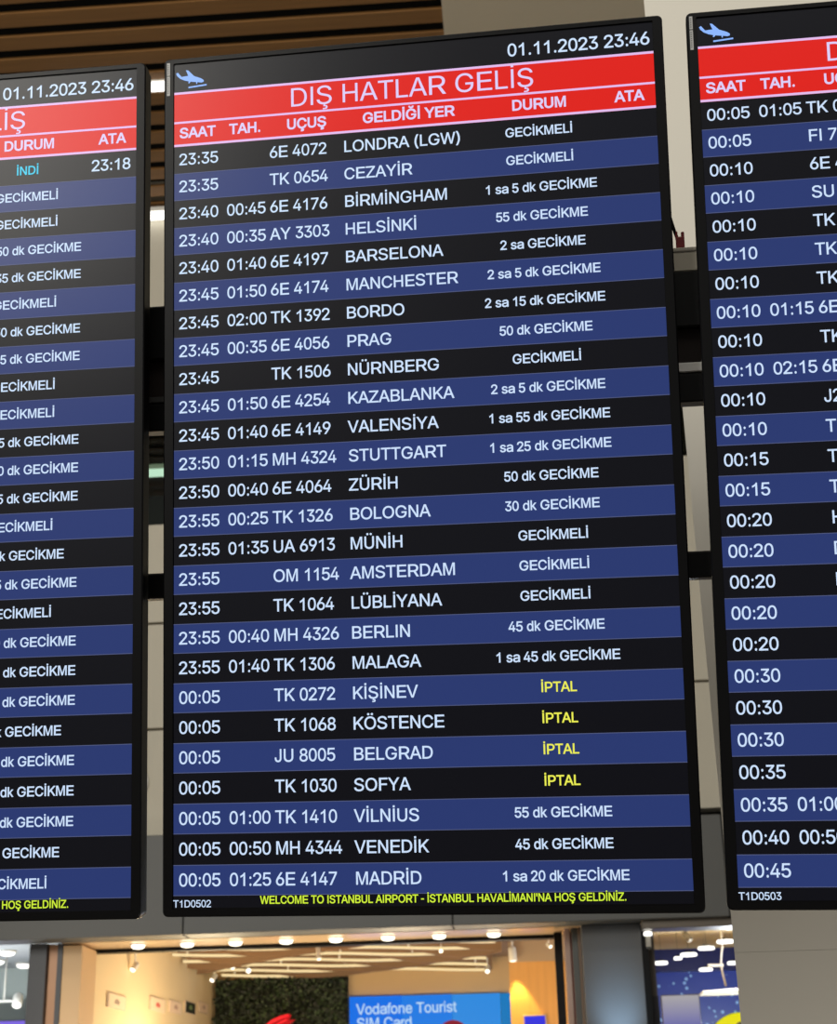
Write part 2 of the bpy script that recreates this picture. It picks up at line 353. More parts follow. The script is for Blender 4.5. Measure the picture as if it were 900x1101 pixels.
_G = {}
for _c, _s in GLYPHS.items():
    _a, _l = _s.split('|')
    _G[_c] = (int(_a), [[tuple(int(q) for q in p.split(',')) for p in l.split(' ')] for l in _l.split(';') if l])


def _area(l):
    return sum(l[i - 1][0] * l[i][1] - l[i][0] * l[i - 1][1] for i in range(len(l))) / 2


_SIGN = 1 if _area(_G['L'][1][0]) > 0 else -1


def _winding(p, loops):
    w = 0
    for l in loops:
        for i in range(len(l)):
            (x1, y1), (x2, y2) = l[i - 1], l[i]
            if (y1 <= p[1]) != (y2 <= p[1]) and p[0] < (x2 - x1) * (p[1] - y1) / (y2 - y1) + x1:
                w += 1 if y2 > y1 else -1
    return w


_FILL = {}


def glyph(c, bold):
    """(advance, vertices, triangles) in em units; bold moves the outline outward"""
    key = (c, bold)
    if key in _FILL:
        return _FILL[key]
    adv, loops = _G[c]
    out = []
    for l in loops:
        if bold:
            n = len(l)
            q = []
            for i in range(n):
                p, a, b = Vector(l[i]), Vector(l[i - 1]), Vector(l[(i + 1) % n])
                d1, d2 = (p - a).normalized(), (b - p).normalized()
                n1, n2 = Vector((d1.y, -d1.x)) * _SIGN, Vector((d2.y, -d2.x)) * _SIGN
                s = n1 + n2
                s = s / max(0.6, s.length_squared / 2) if s.length > 1e-3 else n1
                q.append(tuple(p + s * bold))
            l = q
        out.append(l)
    vs, tris = [], []
    if out:
        flat, edges = [], []
        for l in out:
            s = len(flat)
            flat += [Vector(p) for p in l]
            edges += [(s + i, s + (i + 1) % len(l)) for i in range(len(l))]
        vo, _, fo = delaunay_2d_cdt(flat, edges, [], 0, 1e-4, False)[:3]
        for f in fo:
            if _winding(sum((vo[i] for i in f), Vector((0, 0))) / len(f), out):
                A, B, D = vo[f[0]], vo[f[1]], vo[f[2]]
                ccw = (B.x - A.x) * (D.y - A.y) - (B.y - A.y) * (D.x - A.x) > 0
                tris.append(tuple(f) if ccw else tuple(f)[::-1])
        vs = [(v.x / 1000, v.y / 1000) for v in vo]
    _FILL[key] = (adv / 1000, vs, tris)
    return _FILL[key]


def text_width(s, em):
    return sum(_G[c][0] for c in s) / 1000 * em


def add_text(mb, s, x, y, em, m, z, align='l', bold=0, xs=1.0, M=None):
    """write s with its baseline at y; align l / c / r"""
    w = text_width(s, em) * xs
    if align == 'c':
        x -= w / 2
    elif align == 'r':
        x -= w
    for c in s:
        adv, vs, fs = glyph(c, bold)
        if fs:
            mb.add([(x + a * em * xs, y + b * em, z) for a, b in vs], fs, m, False, M)
        x += adv * em * xs


# ------------------------------------------------------------------ common materials
beige = mat('beige_wall_paint', (196, 190, 173), 0.75, noise=0.04, nscale=1.5)
column_paint = mat('column_paint', (200, 195, 182), 0.6, noise=0.03, nscale=1.2)
grey_clad = mat('grey_cladding', (92, 93, 91), 0.5, noise=0.04, nscale=2)
joint = mat('joint_shadow_gap', (30, 29, 28), 0.9)
black_metal = mat('black_powder_coat', (5, 5, 5), 0.5, spec=0.2)
dark_void = mat('dark_ceiling_void', (8, 8, 8), 0.9)
wood = mat('brown_wood_slat', (136, 95, 47), 0.55, noise=0.25, nscale=3, stretch=(0.5, 8, 8))
white_lamp = emis('white_lamp', (255, 252, 244), 2.2)
warm_lamp = emis('warm_lamp', (255, 246, 222), 3.0)
plastic_white = mat('white_plastic', (225, 222, 214), 0.4)

# ------------------------------------------------------------------ SETTING: hall
WY = 14.0
sbox('floor', (-14, -10, -0.1), (10, 22, 0.0), mat('polished_floor', (128, 122, 114), 0.3, noise=0.08, nscale=0.6))

b = MB()                                              # slatted timber ceiling over the hall, with its void above
y = 11.37 + 0.075 - 0.304 * 16
while y < WY - 0.05:
    b.box((-9, y, 10.9), (-0.36, min(y + 0.185, WY), 10.93), wood, 0.004)
    y += 0.304
b.box((-9, 6.4, 11.25), (-0.36, WY, 11.3), dark_void)
structure('ceiling', b)
b = MB()
b.box((-0.36, 3.0, 10.78), (8, WY, 11.3), mat('ceiling_plaster', (216, 205, 184), 0.8, noise=0.03, nscale=1))
structure('ceiling_plaster', b)

b = MB()                                              # back wall above the shops: beige bands around a gallery opening
def joints_band(z0, z1, x0, x1, seams):
    e = [z0] + seams + [z1]
    for i in range(len(e) - 1):
        b.box((x0, WY, e[i] + (0.012 if i else 0)), (x1, WY + 0.25, e[i + 1] - (0.012 if i < len(e) - 2 else 0)), beige, 0.004)
joints_band(4.33, 7.34, -9, -0.4, [5.32, 6.34])
joints_band(4.41, 7.79, -0.4, 3.2, [5.56, 6.6])
b.box((-9, WY, 9.3), (8, WY + 0.25, 11.3), beige)
b.box((-9, WY + 0.2, 4.2), (8, WY + 0.3, 7.3), joint)
structure('wall_back', b)
b = MB()
b.box((-9, WY + 0.02, 8.78), (8, WY + 0.25, 9.3), mat('brown_bulkhead', (70, 58, 50), 0.7))
structure('wall_back_bulkhead', b)
sbox('trim_1', (-9, WY - 0.04, 8.67), (8, WY + 0.25, 8.775), mat('pale_trim', (215, 212, 204), 0.5), 0.006)
b = MB()
b.box((-9, WY + 3.0, 7.0), (8, WY + 3.1, 9.0), mat('gallery_back_wall', (16, 20, 17), 0.7, noise=0.1, nscale=2))
b.box((-9, WY + 0.3, 7.2), (8, WY + 3.0, 7.3), mat('gallery_floor', (18, 20, 18), 0.6))
b.box((-9, WY + 0.3, 8.9), (8, WY + 3.0, 9.0), dark_void)
structure('wall_gallery', b)

def glass(name, tint, rough=0.02):
    m = bpy.data.materials.new(name)
    m.use_nodes = True
    nt = m.node_tree
    nt.nodes.remove(nt.nodes['Principled BSDF'])
    out = nt.nodes['Material Output']
    tr = nt.nodes.new('ShaderNodeBsdfTransparent')
    tr.inputs['Color'].default_value = tint + (1,)
    gl = nt.nodes.new('ShaderNodeBsdfGlossy')
    gl.inputs['Roughness'].default_value = rough
    mx = nt.nodes.new('ShaderNodeMixShader')
    mx.inputs[0].default_value = 0.03
    nt.links.new(tr.outputs[0], mx.inputs[1])
    nt.links.new(gl.outputs[0], mx.inputs[2])
    nt.links.new(mx.outputs[0], out.inputs['Surface'])
    return m
b = MB()
b.box((-9, WY + 0.12, 7.3), (8, WY + 0.135, 8.68), glass('gallery_glass', (0.72, 0.80, 0.74)))
for x in (-6.2, -4.6, -1.4, 0.2, 1.75):
    b.box((x, WY + 0.1, 7.3), (x + 0.05, WY + 0.16, 8.68), black_metal)
structure('window_1', b)

b = MB()                                              # grey metal fascia over the shops, with joints
xs = [-9, -5.4, -3.0, -0.648, 1.72, 5]
for i in range(len(xs) - 1):
    b.box((xs[i] + 0.004, WY - 0.06, 3.47), (xs[i + 1] - 0.004, WY + 0.25, 4.34), grey_clad, 0.006)
b.box((-9, WY + 0.0, 3.475), (5, WY + 0.25, 4.33), joint)
structure('wall_fascia', b)

b = MB()                                              # big beige column behind the right board
for z0, z1 in ((0, 2.1735), (2.1742, 10.9)):
    b.prism([[(0.557, 4.5), (3.4, 4.5), (3.4, 6.4), (0.98, 6.4)]], z0, z1, column_paint)
b.prism([[(0.559, 4.502), (3.4, 4.502), (3.4, 6.4), (0.982, 6.4)]], 2.17, 2.18, column_paint)
structure('column', b)

# ------------------------------------------------------------------ SETTING: middle shop
cream = mat('cream_shop_wall', (226, 203, 160), 0.7, noise=0.03, nscale=2)
soffit_m = mat('glossy_cream_soffit', (214, 184, 146), 0.25)
b = MB()
b.box((-4.15, WY + 0.25, 3.466), (0.45, WY + 0.82, 3.62), soffit_m)
structure('wall_shop_soffit', b)
b = MB()                                              # black portal frame of the shop front
b.box((-4.09, WY + 0.78, 3.435), (0.30, WY + 0.90, 3.466), black_metal)
b.box((-4.09, WY + 0.78, 0), (-4.02, WY + 0.90, 3.435), black_metal)
b.box((0.224, WY + 0.60, 0), (0.295, WY + 0.72, 3.463), black_metal)
structure('door_frame', b)
b = MB()
b.add([(-4.13, 14.9, 0), (-3.84, 19.75, 0), (-3.84, 19.75, 3.9), (-4.13, 14.9, 3.9),
       (-4.28, 14.9, 0), (-3.99, 19.75, 0), (-3.99, 19.75, 3.9), (-4.28, 14.9, 3.9)],
      [(0, 1, 2, 3), (7, 6, 5, 4), (3, 2, 6, 7), (0, 3, 7, 4), (1, 5, 6, 2)], cream)
structure('wall_shop_left', b)
sbox('wall_shop_back', (-4.0, 19.75, 0), (0.6, 19.9, 3.9), mat('tan_shop_wall', (196, 164, 118), 0.7))
b = MB()
b.box((-0.235, 18.0, 0), (0.75, 18.1, 3.57), mat('honey_oak_panel', (206, 150, 82), 0.45, noise=0.16, nscale=2.5, stretch=(9, 9, 0.5)))
b.box((-0.235, 17.96, 3.57), (0.75, 18.1, 3.9), mat('taupe_bulkhead', (168, 142, 112), 0.7))
structure('wall_shop_right', b)
sbox('ceiling_shop', (-4.2, 14.9, 3.82), (0.75, 19.9, 3.9), mat('taupe_shop_ceiling', (150, 122, 92), 0.7))

# ------------------------------------------------------------------ SETTING: left flank
b = MB()
b.box((-4.445, WY + 0.26, 0), (-4.29, WY + 0.6, 3.47), mat('dark_grey_pier', (66, 68, 72), 0.35))
b.box((-4.19, WY + 0.26, 0), (-4.145, WY + 0.6, 3.47), mat('dark_grey_pier', (66, 68, 72), 0.35))
structure('wall_pier_left', b)
sbox('trim_2', (-4.29, WY + 0.32, 0), (-4.19, WY + 0.6, 3.47), mat('bronze_strip', (168, 128, 98), 0.3, 0.3), 0.01)
sbox('trim_3', (-4.145, WY + 0.27, 0), (-3.97, WY + 0.76, 3.45), mat('cream_pilaster', (214, 180, 136), 0.5), 0.006)
lw = mat('left_shop_wall', (176, 184, 180), 0.6)
b = MB()
b.box((-9, 19.1, 0), (-4.6, 19.2, 3.85), lw)
b.box((-5.58, 18.0, 0), (-5.5, 19.1, 3.85), lw)
structure('wall_left_shop', b)
sbox('ceiling_left_shop', (-9, WY + 0.3, 3.8), (-4.45, 19.2, 3.9), mat('left_shop_ceiling', (188, 192, 196), 0.7))

# ------------------------------------------------------------------ SETTING: right flank
b = MB()
b.box((0.31, WY + 0.40, 0), (0.36, WY + 0.66, 3.468), mat('pinkish_strip', (178, 148, 132), 0.4), 0.004)
structure('trim_4', b)
sbox('trim_5', (0.36, WY + 0.42, 0), (0.375, WY + 0.66, 3.44), mat('rust_strip', (120, 62, 46), 0.5))
sbox('trim_6', (0.375, WY + 0.36, 0), (0.43, WY + 0.66, 3.468), mat('dull_steel_strip', (88, 90, 88), 0.35, 0.5), 0.004)
sbox('trim_7', (0.43, WY + 0.30, 0), (0.452, WY + 0.66, 3.468), mat('brown_edge', (112, 92, 76), 0.4), 0.003)
sbox('wall_metal_panel', (0.454, WY + 0.2, 0), (0.972, WY + 0.66, 3.468), mat('brushed_grey_panel', (98, 97, 95), 0.6), 0.006)
b = MB()
b.box((0.974, WY + 0.2, 0), (1.028, WY + 0.66, 3.44), black_metal, 0.004)
b.box((1.028, WY + 0.34, 2.87), (1.086, WY + 0.66, 3.42), mat('brown_jamb', (74, 66, 60), 0.5))
b.box((1.028, WY + 0.34, 0), (1.092, WY + 0.66, 2.87), mat('navy_jamb', (10, 10, 30), 0.4))
structure('door_frame_right', b)
b = MB()
b.box((0.974, WY + 0.02, 3.40), (3.0, WY + 0.3, 3.47), mat('steel_lintel', (120, 112, 102), 0.4, 0.4), 0.004)
structure('trim_8', b)
sbox('ceiling_right_shop', (1.0, WY + 0.66, 3.86), (5.0, 20.2, 3.96), mat('right_shop_ceiling', (226, 196, 142), 0.7))

def dotted_blue():
    m = bpy.data.materials.new('blue_dotted_graphic')
    m.use_nodes = True
    nt = m.node_tree
    N, L = nt.nodes.new, nt.links.new
    bs = nt.nodes['Principled BSDF']
    tc = N('ShaderNodeTexCoord')
    mp = N('ShaderNodeMapping')
    mp.inputs['Rotation'].default_value = (0, math.radians(35), 0)
    vo = N('ShaderNodeTexVoronoi')
    vo.inputs['Scale'].default_value = 13
    vo.inputs['Randomness'].default_value = 0.55
    lt = N('ShaderNodeMath'); lt.operation = 'LESS_THAN'; lt.inputs[1].default_value = 0.26
    nz = N('ShaderNodeTexNoise'); nz.inputs['Scale'].default_value = 2.2
    gt = N('ShaderNodeMath'); gt.operation = 'GREATER_THAN'; gt.inputs[1].default_value = 0.41
    mu = N('ShaderNodeMath'); mu.operation = 'MULTIPLY'
    mx = N('ShaderNodeMix'); mx.data_type = 'RGBA'
    mx.inputs[6].default_value = lin((14, 50, 150)) + (1,)
    mx.inputs[7].default_value = lin((130, 180, 235)) + (1,)
    L(tc.outputs['Object'], mp.inputs['Vector']); L(mp.outputs[0], vo.inputs['Vector'])
    L(vo.outputs['Distance'], lt.inputs[0]); L(tc.outputs['Object'], nz.inputs['Vector'])
    L(nz.outputs['Fac'], gt.inputs[0]); L(lt.outputs[0], mu.inputs[0]); L(gt.outputs[0], mu.inputs[1])
    L(mu.outputs[0], mx.inputs[0]); L(mx.outputs[2], bs.inputs['Base Color'])
    bs.inputs['Roughness'].default_value = 0.4
    return m
b = MB()
b.box((1.0, 20.0, 0), (5.0, 20.1, 3.60), dotted_blue())
b.box((1.0, 19.9, 3.60), (5.0, 20.1, 3.86), mat('navy_band', (8, 22, 84), 0.35))
structure('wall_right_shop', b)

# ------------------------------------------------------------------ fill lights added for the shops, no fixtures
WARM = (1.0, 0.80, 0.50)
point_light('shop_left_fill', (-3.3, 16.6, 2.3), 100, WARM)  # unseen fill for the glow low on the cream wall
point_light('shop_middle_fill', (-1.2, 16.2, 2.2), 105, WARM)  # added fill for the middle of the shop, below the view
point_light('shop_right_fill', (-0.3, 16.4, 2.2), 40, WARM)  # added fill for the right side of the shop, below the view
point_light('front_soffit_bounce', (-2.0, 14.35, 2.3), 62, (1.0, 0.84, 0.62))
point_light('left_shop_light', (-6.3, 16.5, 2.4), 170, (0.90, 0.97, 1.0))
point_light('right_shop_light', (2.3, 17.4, 2.7), 150, (0.80, 0.88, 1.0))
l = bpy.data.lights.new('blue_panel_fill', 'SPOT'); l.energy = 42; l.color = (0.42, 0.68, 1.0); l.spot_size = math.radians(56); l.spot_blend = 1.0; l.shadow_soft_size = 0.1  # added spot giving the metal panel its blue glow; no totem stands here
o = bpy.data.objects.new('blue_panel_fill', l); C.objects.link(o); o.location = (0.74, 13.75, 2.34)
o.rotation_euler = Vector((0, 0.45, 0.42)).to_track_quat('-Z', 'Y').to_euler()
point_light('pilaster_fill', (-4.1, 13.3, 2.4), 22, (1.0, 0.86, 0.70), 0.1)  # added light brightening the pilaster and bronze strip; no kiosk stands here
for z in (8.2,):
    point_light('gallery_light', (-3.4, 16.2, z), 0.5, (0.85, 1.0, 0.9))

# ------------------------------------------------------------------ ARRIVALS BOARDS
PW = 1.2                                              # width of the lit picture
P = 0.0589 * PW                                       # row pitch
POSES = {
    'middle': (((0.995777, 0.016558, -0.090302), (-0.08423, -0.226546, -0.970352), (-0.036524, 0.97386, -0.224195)), (-0.79394, 3.30083, 4.04987)),
    'left': (((0.998315, 0.012042, -0.056757), (-0.053224, -0.199354, -0.978481), (-0.023098, 0.979853, -0.198377)), (-2.09068, 3.37106, 4.08124)),
    'right': (((0.995772, 0.025698, -0.088197), (-0.081828, -0.188223, -0.978711), (-0.041751, 0.98179, -0.185324)), (0.50819, 3.20196, 4.01447)),
}
BASE = Vector((0.5 * PW, -1.5713 * PW, 0))            # the thing's origin: middle of the lower edge


def pose(key):
    r, t = POSES[key]
    M = Matrix(r).to_4x4()
    M.translation = Vector(t)
    return M


TXT = (206, 227, 255)
m_dark = emis('screen_dark_row', (5, 6, 14))
m_blue = emis('screen_blue_row', (39, 55, 111))
m_line = emis('screen_row_line', (82, 90, 128))
m_red = emis('screen_red_banner', (222, 28, 20))
m_rule = emis('screen_pale_rule', (226, 188, 238))
m_text = emis('screen_white_text', TXT)
m_title = emis('screen_title_text', (220, 206, 248))
m_yellow = emis('screen_yellow_text', (238, 240, 84))
m_lime = emis('screen_lime_text', (212, 244, 60))
m_cyan = emis('screen_cyan_text', (40, 206, 240))
m_panel = mat('screen_black_glass', (2, 2, 3), 0.28, spec=0.2)
m_bezel = mat('satin_black_bezel', (3, 3, 4), 0.34, spec=0.14)
m_house = mat('black_steel_housing', (5, 5, 6), 0.45, spec=0.25)
m_label = mat('silver_sticker', (150, 150, 148), 0.35)
m_label_txt = mat('sticker_grey_print', (84, 84, 84), 0.5)


def rrect(x0, y0, x1, y1, r, n=6):
    pts = []
    for cx, cy, a0 in ((x1 - r, y1 - r, 0), (x0 + r, y1 - r, 90), (x0 + r, y0 + r, 180), (x1 - r, y0 + r, 270)):
        for k in range(n + 1):
            a = math.radians(a0 + 90 * k / n)
            pts.append((cx + r * math.cos(a), cy + r * math.sin(a)))
    return pts


def loft(mb, rings, m, close=False):
    n = len(rings[0])
    vs = [p for r in rings for p in r]
    fs = []
    for i in range(len(rings) - 1):
        for k in range(n):
            k2 = (k + 1) % n
            fs.append((i * n + k, i * n + k2, (i + 1) * n + k2, (i + 1) * n + k))
    if close:
        fs.append([k for k in range(n)][::-1])
        fs.append([(len(rings) - 1) * n + k for k in range(n)])
    mb.add(vs, fs, m)


def board(key, label, rows, code, full_text=True):
    """rows: (saat, tah, flight, place, status, status colour, ata)"""
    root = empty('arrivals_board', (0, 0, 0), label, 'information display', 'arrivals boards hung side by side')
    root.matrix_world = pose(key) @ Matrix.Translation(BASE)
    S = BASE
    U = lambda u: u * PW
    V = lambda v: -v * PW
    X0, X1, Y1, Y0 = U(-0.0214), U(1.0203), V(-0.1948), V(1.5713)
    # bezel
    b = MB()
    o3 = lambda pts, z: [(x, y, z) for x, y in pts]
    out = rrect(X0, Y0, X1, Y1, 0.013)
    out2 = rrect(X0 + .003, Y0 + .003, X1 - .003, Y1 - .003, 0.011)
    inn = rrect(U(-0.0012), V(1.5565), U(1.0012), V(-0.1841), 0.002)
    loft(b, [o3(out, -.028), o3(out, .001), o3(out2, .004), o3(inn, .004), o3(inn, -.004)], m_bezel)
    b.build('bezel', root, S)
    b = MB()
    h1 = rrect(X0 + .003, Y0 + .003, X1 - .003, Y1 - .003, 0.011)
    h2 = rrect(X0 + .02, Y0 + .02, X1 - .02, Y1 - .02, 0.011)
    loft(b, [o3(h1, -.028), o3(h1, -.055), o3(h2, -.065)], m_house, True)
    b.build('housing', root, S)
    # screen with its lit regions
    b = MB()
    b.box((U(-0.0012), V(1.5565), -.006), (U(1.0012), V(-0.1841), -.0004), m_panel)
    scr = b.build('screen', root, S)

    def rect(mb, u0, v0, u1, v1, z, m):
        mb.add([(U(u0), V(v1), z), (U(u1), V(v1), z), (U(u1), V(v0), z), (U(u0), V(v0), z)], [(0, 1, 2, 3)], m)
    Z0, Z1, Z2 = .0002, .0007, .0012
    # top strip: aeroplane and clock
    b = MB()
    rect(b, 0, -0.1815, 1, -0.1203, Z0, m_dark)
    b.build('header_strip', scr, S)
    b = MB()
    plane = [(0.0, .0335), (.004, .0365), (.012, .0255), (.0265, .0285), (.0215, .0430), (.0265, .0425), (.0395, .0280), (.0545, .0225),
             (.0605, .0180), (.0600, .0135), (.0555, .0115), (.0465, .0125), (.0460, .0080), (.0440, .0080), (.0440, .0125), (.0320, .0135),
             (.0290, .0090), (.0265, .0095), (.0275, .0140), (.0185, .0160), (.0090, .0205), (.0025, .0270)]
    strip = [(.027, .0000), (.0665, .0030), (.0665, .0064), (.027, .0034)]
    for poly in (plane, strip):
        pts = [(x + 0.004, y if poly is strip else 0.0215 + (y - 0.0215) * 0.86 - 0.1 * (x - 0.03)) for x, y in poly]
        tri = tessellate_polygon([[Vector((x, y, 0)) for x, y in pts]])
        fs = []
        for a, q, c in tri:
            A, B_, D = pts[a], pts[q], pts[c]
            fs.append((a, q, c) if (B_[0] - A[0]) * (D[1] - A[1]) - (B_[1] - A[1]) * (D[0] - A[0]) > 0 else (a, c, q))
        b.add([(U(x), V(-0.1275) + y * PW, Z2) for x, y in pts], fs, emis('screen_icon_blue', (140, 182, 255)))
    b.build('aeroplane_icon', scr, S)
    b = MB()
    add_text(b, '01.11.2023 23:46', U(0.9945), V(-0.1355), 0.0372 * PW, m_text, Z2, 'r', bold=12)
    b.build('clock_text', scr, S)
    # red title banner and column headings
    b = MB()
    rect(b, 0, -0.1203, 1, -0.0527, Z0, m_red)
    rect(b, 0, -0.1203, 1, -0.1153, Z1, m_rule)
    add_text(b, 'DIŞ HATLAR GELİŞ', U(0.5034), V(-0.0671), 0.0561 * PW, m_title, Z2, 'c', bold=0)
    b.build('title_banner', scr, S)
    b = MB()
    rect(b, 0, -0.0527, 1, 0.0, Z0, m_red)
    rect(b, 0, -0.0550, 1, -0.0505, Z1, m_rule)
    rect(b, 0, -0.0050, 1, 0.0, Z1, m_rule)
    for s, u in (('SAAT', 0.0115), ('TAH.', 0.1190), ('UÇUŞ', 0.2415), ('GELDİĞİ YER', 0.4020), ('DURUM', 0.7105), ('ATA', 0.9190)):
        add_text(b, s, U(u), V(-0.0187), 0.0300 * PW, m_title, Z2, 'l', bold=30)
    b.build('column_heading_banner', scr, S)
    # the flights
    for i, (sa, ta, fl, pl, st, sc, at) in enumerate(rows):
        b = MB()
        v0, v1 = 0.0589 * i, 0.0589 * (i + 1)
        rect(b, 0, v0, 1, v1, Z0, m_blue if i % 2 else m_dark)
        if i % 2:
            rect(b, 0, v0, 1, v0 + .0013, Z1, m_line)
            rect(b, 0, v1 - .0013, 1, v1, Z1, m_line)
        base = V(v0 + 0.0408)
        em = 0.0342 * PW
        if sa:
            add_text(b, sa, U(0.0105), base, em, m_text, Z2, bold=9)
        if ta:
            add_text(b, ta, U(0.1125), base, em, m_text, Z2, bold=9, xs=0.985)
        if fl:
            add_text(b, fl, U(0.2045), base, em, m_text, Z2, bold=9, xs=0.96)
        if pl:
            add_text(b, pl, U(0.3610), base, 0.0335 * PW, m_text, Z2, bold=9, xs=0.985)
        if st:
            add_text(b, st, U(0.7640), V(v0 + 0.0375), 0.0262 * PW, {'w': m_text, 'y': m_yellow, 'c': m_cyan}[sc], Z2, 'c', bold=16, xs=0.965)
        if at:
            add_text(b, at, U(0.9890), V(v0 + 0.0408), em, m_text, Z2, 'r', bold=12)
        b.build('flight_row', scr, S)
    # ticker
    b = MB()
    rect(b, 0, 26 * 0.0589, 1, 1.5545, Z0, m_dark)
    add_text(b, code, U(-0.0005), V(1.5530), 0.0187 * PW, m_text, Z2, bold=10)
    tick = "WELCOME TO ISTANBUL AIRPORT - İSTANBUL HAVALİMANI'NA HOŞ GELDİNİZ."
    em = 0.0204 * PW
    add_text(b, tick, U(0.1735 if key != 'right' else 0.186), V(1.5475), em, m_lime, Z2, bold=16, xs=0.7035 * PW / text_width(tick, em))
    b.build('ticker_strip', scr, S)
    # stickers on the left rim
    b = MB()
    for v0, v1 in ((-0.186, -0.158), (-0.156, -0.113)):
        b.box((U(-0.0150), V(v1), .004), (U(-0.0085), V(v0), .0046), m_label)
        v = v0 + .004
        while v < v1 - .004:
            b.box((U(-0.0138), V(v + .0022), .0046), (U(-0.0108), V(v), .0049), m_label_txt)
            v += 0.0045
    tag(b.build('sticker', root, S), 'pale silver sticker on the black rim')
    # brackets to the rails (rail faces lie in the middle board's frame)
    Mo = pose('middle').inverted() @ pose(key)
    for u in (0.25, 0.75):
        for yv in (-0.45, -1.10):
            q = Mo @ Vector((U(u), yv, 0))
            p = Mo.inverted() @ Vector((q.x, q.y, -0.0955))
            b = MB()
            b.box((p.x - .03, p.y - .03, p.z), (p.x + .03, p.y + .03, -.0655), m_house)
            b.build('mount_bracket', root, S)
    return root


MID = [
    ('23:35', '', '6E 4072', 'LONDRA (LGW)', 'GECİKMELİ'), ('23:35', '', 'TK 0654', 'CEZAYİR', 'GECİKMELİ'),
    ('23:40', '00:45', '6E 4176', 'BİRMİNGHAM', '1 sa 5 dk GECİKME'), ('23:40', '00:35', 'AY 3303', 'HELSİNKİ', '55 dk GECİKME'),
    ('23:40', '01:40', '6E 4197', 'BARSELONA', '2 sa GECİKME'), ('23:45', '01:50', '6E 4174', 'MANCHESTER', '2 sa 5 dk GECİKME'),
    ('23:45', '02:00', 'TK 1392', 'BORDO', '2 sa 15 dk GECİKME'), ('23:45', '00:35', '6E 4056', 'PRAG', '50 dk GECİKME'),
    ('23:45', '', 'TK 1506', 'NÜRNBERG', 'GECİKMELİ'), ('23:45', '01:50', '6E 4254', 'KAZABLANKA', '2 sa 5 dk GECİKME'),
    ('23:45', '01:40', '6E 4149', 'VALENSİYA', '1 sa 55 dk GECİKME'), ('23:50', '01:15', 'MH 4324', 'STUTTGART', '1 sa 25 dk GECİKME'),
    ('23:50', '00:40', '6E 4064', 'ZÜRİH', '50 dk GECİKME'), ('23:55', '00:25', 'TK 1326', 'BOLOGNA', '30 dk GECİKME'),
    ('23:55', '01:35', 'UA 6913', 'MÜNİH', 'GECİKMELİ'), ('23:55', '', 'OM 1154', 'AMSTERDAM', 'GECİKMELİ'),
    ('23:55', '', 'TK 1064', 'LÜBLİYANA', 'GECİKMELİ'), ('23:55', '00:40', 'MH 4326', 'BERLIN', '45 dk GECİKME'),
    ('23:55', '01:40', 'TK 1306', 'MALAGA', '1 sa 45 dk GECİKME'), ('00:05', '', 'TK 0272', 'KİŞİNEV', 'İPTAL'),
    ('00:05', '', 'TK 1068', 'KÖSTENCE', 'İPTAL'), ('00:05', '', 'JU 8005', 'BELGRAD', 'İPTAL'), ('00:05', '', 'TK 1030', 'SOFYA', 'İPTAL'),
    ('00:05', '01:00', 'TK 1410', 'VİLNİUS', '55 dk GECİKME'), ('00:05', '00:50', 'MH 4344', 'VENEDİK', '45 dk GECİKME'),
    ('00:05', '01:25', '6E 4147', 'MADRİD', '1 sa 20 dk GECİKME')]
MID = [r + ('y' if r[4] == 'İPTAL' else 'w', '') for r in MID]
GM = 'GECİKMELİ'
LEFT = ['İNDİ', GM, GM, '1 sa 50 dk GECİKME', '1 sa 35 dk GECİKME', GM, '1 sa 50 dk GECİKME', '1 sa 35 dk GECİKME', GM, GM,
        '1 sa 35 dk GECİKME', '1 sa 50 dk GECİKME', '1 sa 35 dk GECİKME', GM, '55 dk GECİKME', '1 sa 35 dk GECİKME', GM, '1 sa 50 dk GECİKME',
        '1 sa 30 dk GECİKME', '1 sa 50 dk GECİKME', '55 dk GECİKME', '1 sa 30 dk GECİKME', '1 sa 30 dk GECİKME', '1 sa 50 dk GECİKME',
        '45 dk GECİKME', GM]
LEFT = [('', '', '', '', s, 'c' if s == 'İNDİ' else 'w', '23:18' if s == 'İNDİ' else '') for s in LEFT]
RT = [('00:05', '01:05', 'TK 0'), ('00:05', '', 'FI 7'), ('00:10', '', '6E 4'), ('00:10', '', 'SU'), ('00:10', '', 'TK'), ('00:10', '', 'TK'),
      ('00:10', '', 'TK'), ('00:10', '01:15', '6E'), ('00:10', '', 'TK'), ('00:10', '02:15', '6E'), ('00:10', '', 'J2'), ('00:10', '', 'TK'),
      ('00:15', '', 'TK'), ('00:15', '', 'TK'), ('00:20', '', 'H'), ('00:20', '', 'D'), ('00:20', '', 'L'), ('00:20', '', ''), ('00:20', '', ''),
      ('00:30', '', ''), ('00:30', '', ''), ('00:30', '', ''), ('00:35', '', ''), ('00:35', '01:00', ''), ('00:40', '00:50', ''), ('00:45', '', '')]
RT = [r + ('', '', 'w', '') for r in RT]

board('middle', 'middle arrivals board, all 26 flights readable, with four yellow cancelled rows near its foot', MID, 'T1D0502')
board('left', 'arrivals board at the left picture edge, with a cyan landed status in its top row', LEFT, '')
board('right', 'arrivals board at the right picture edge, in front of the beige column', RT, 'T1D0503')

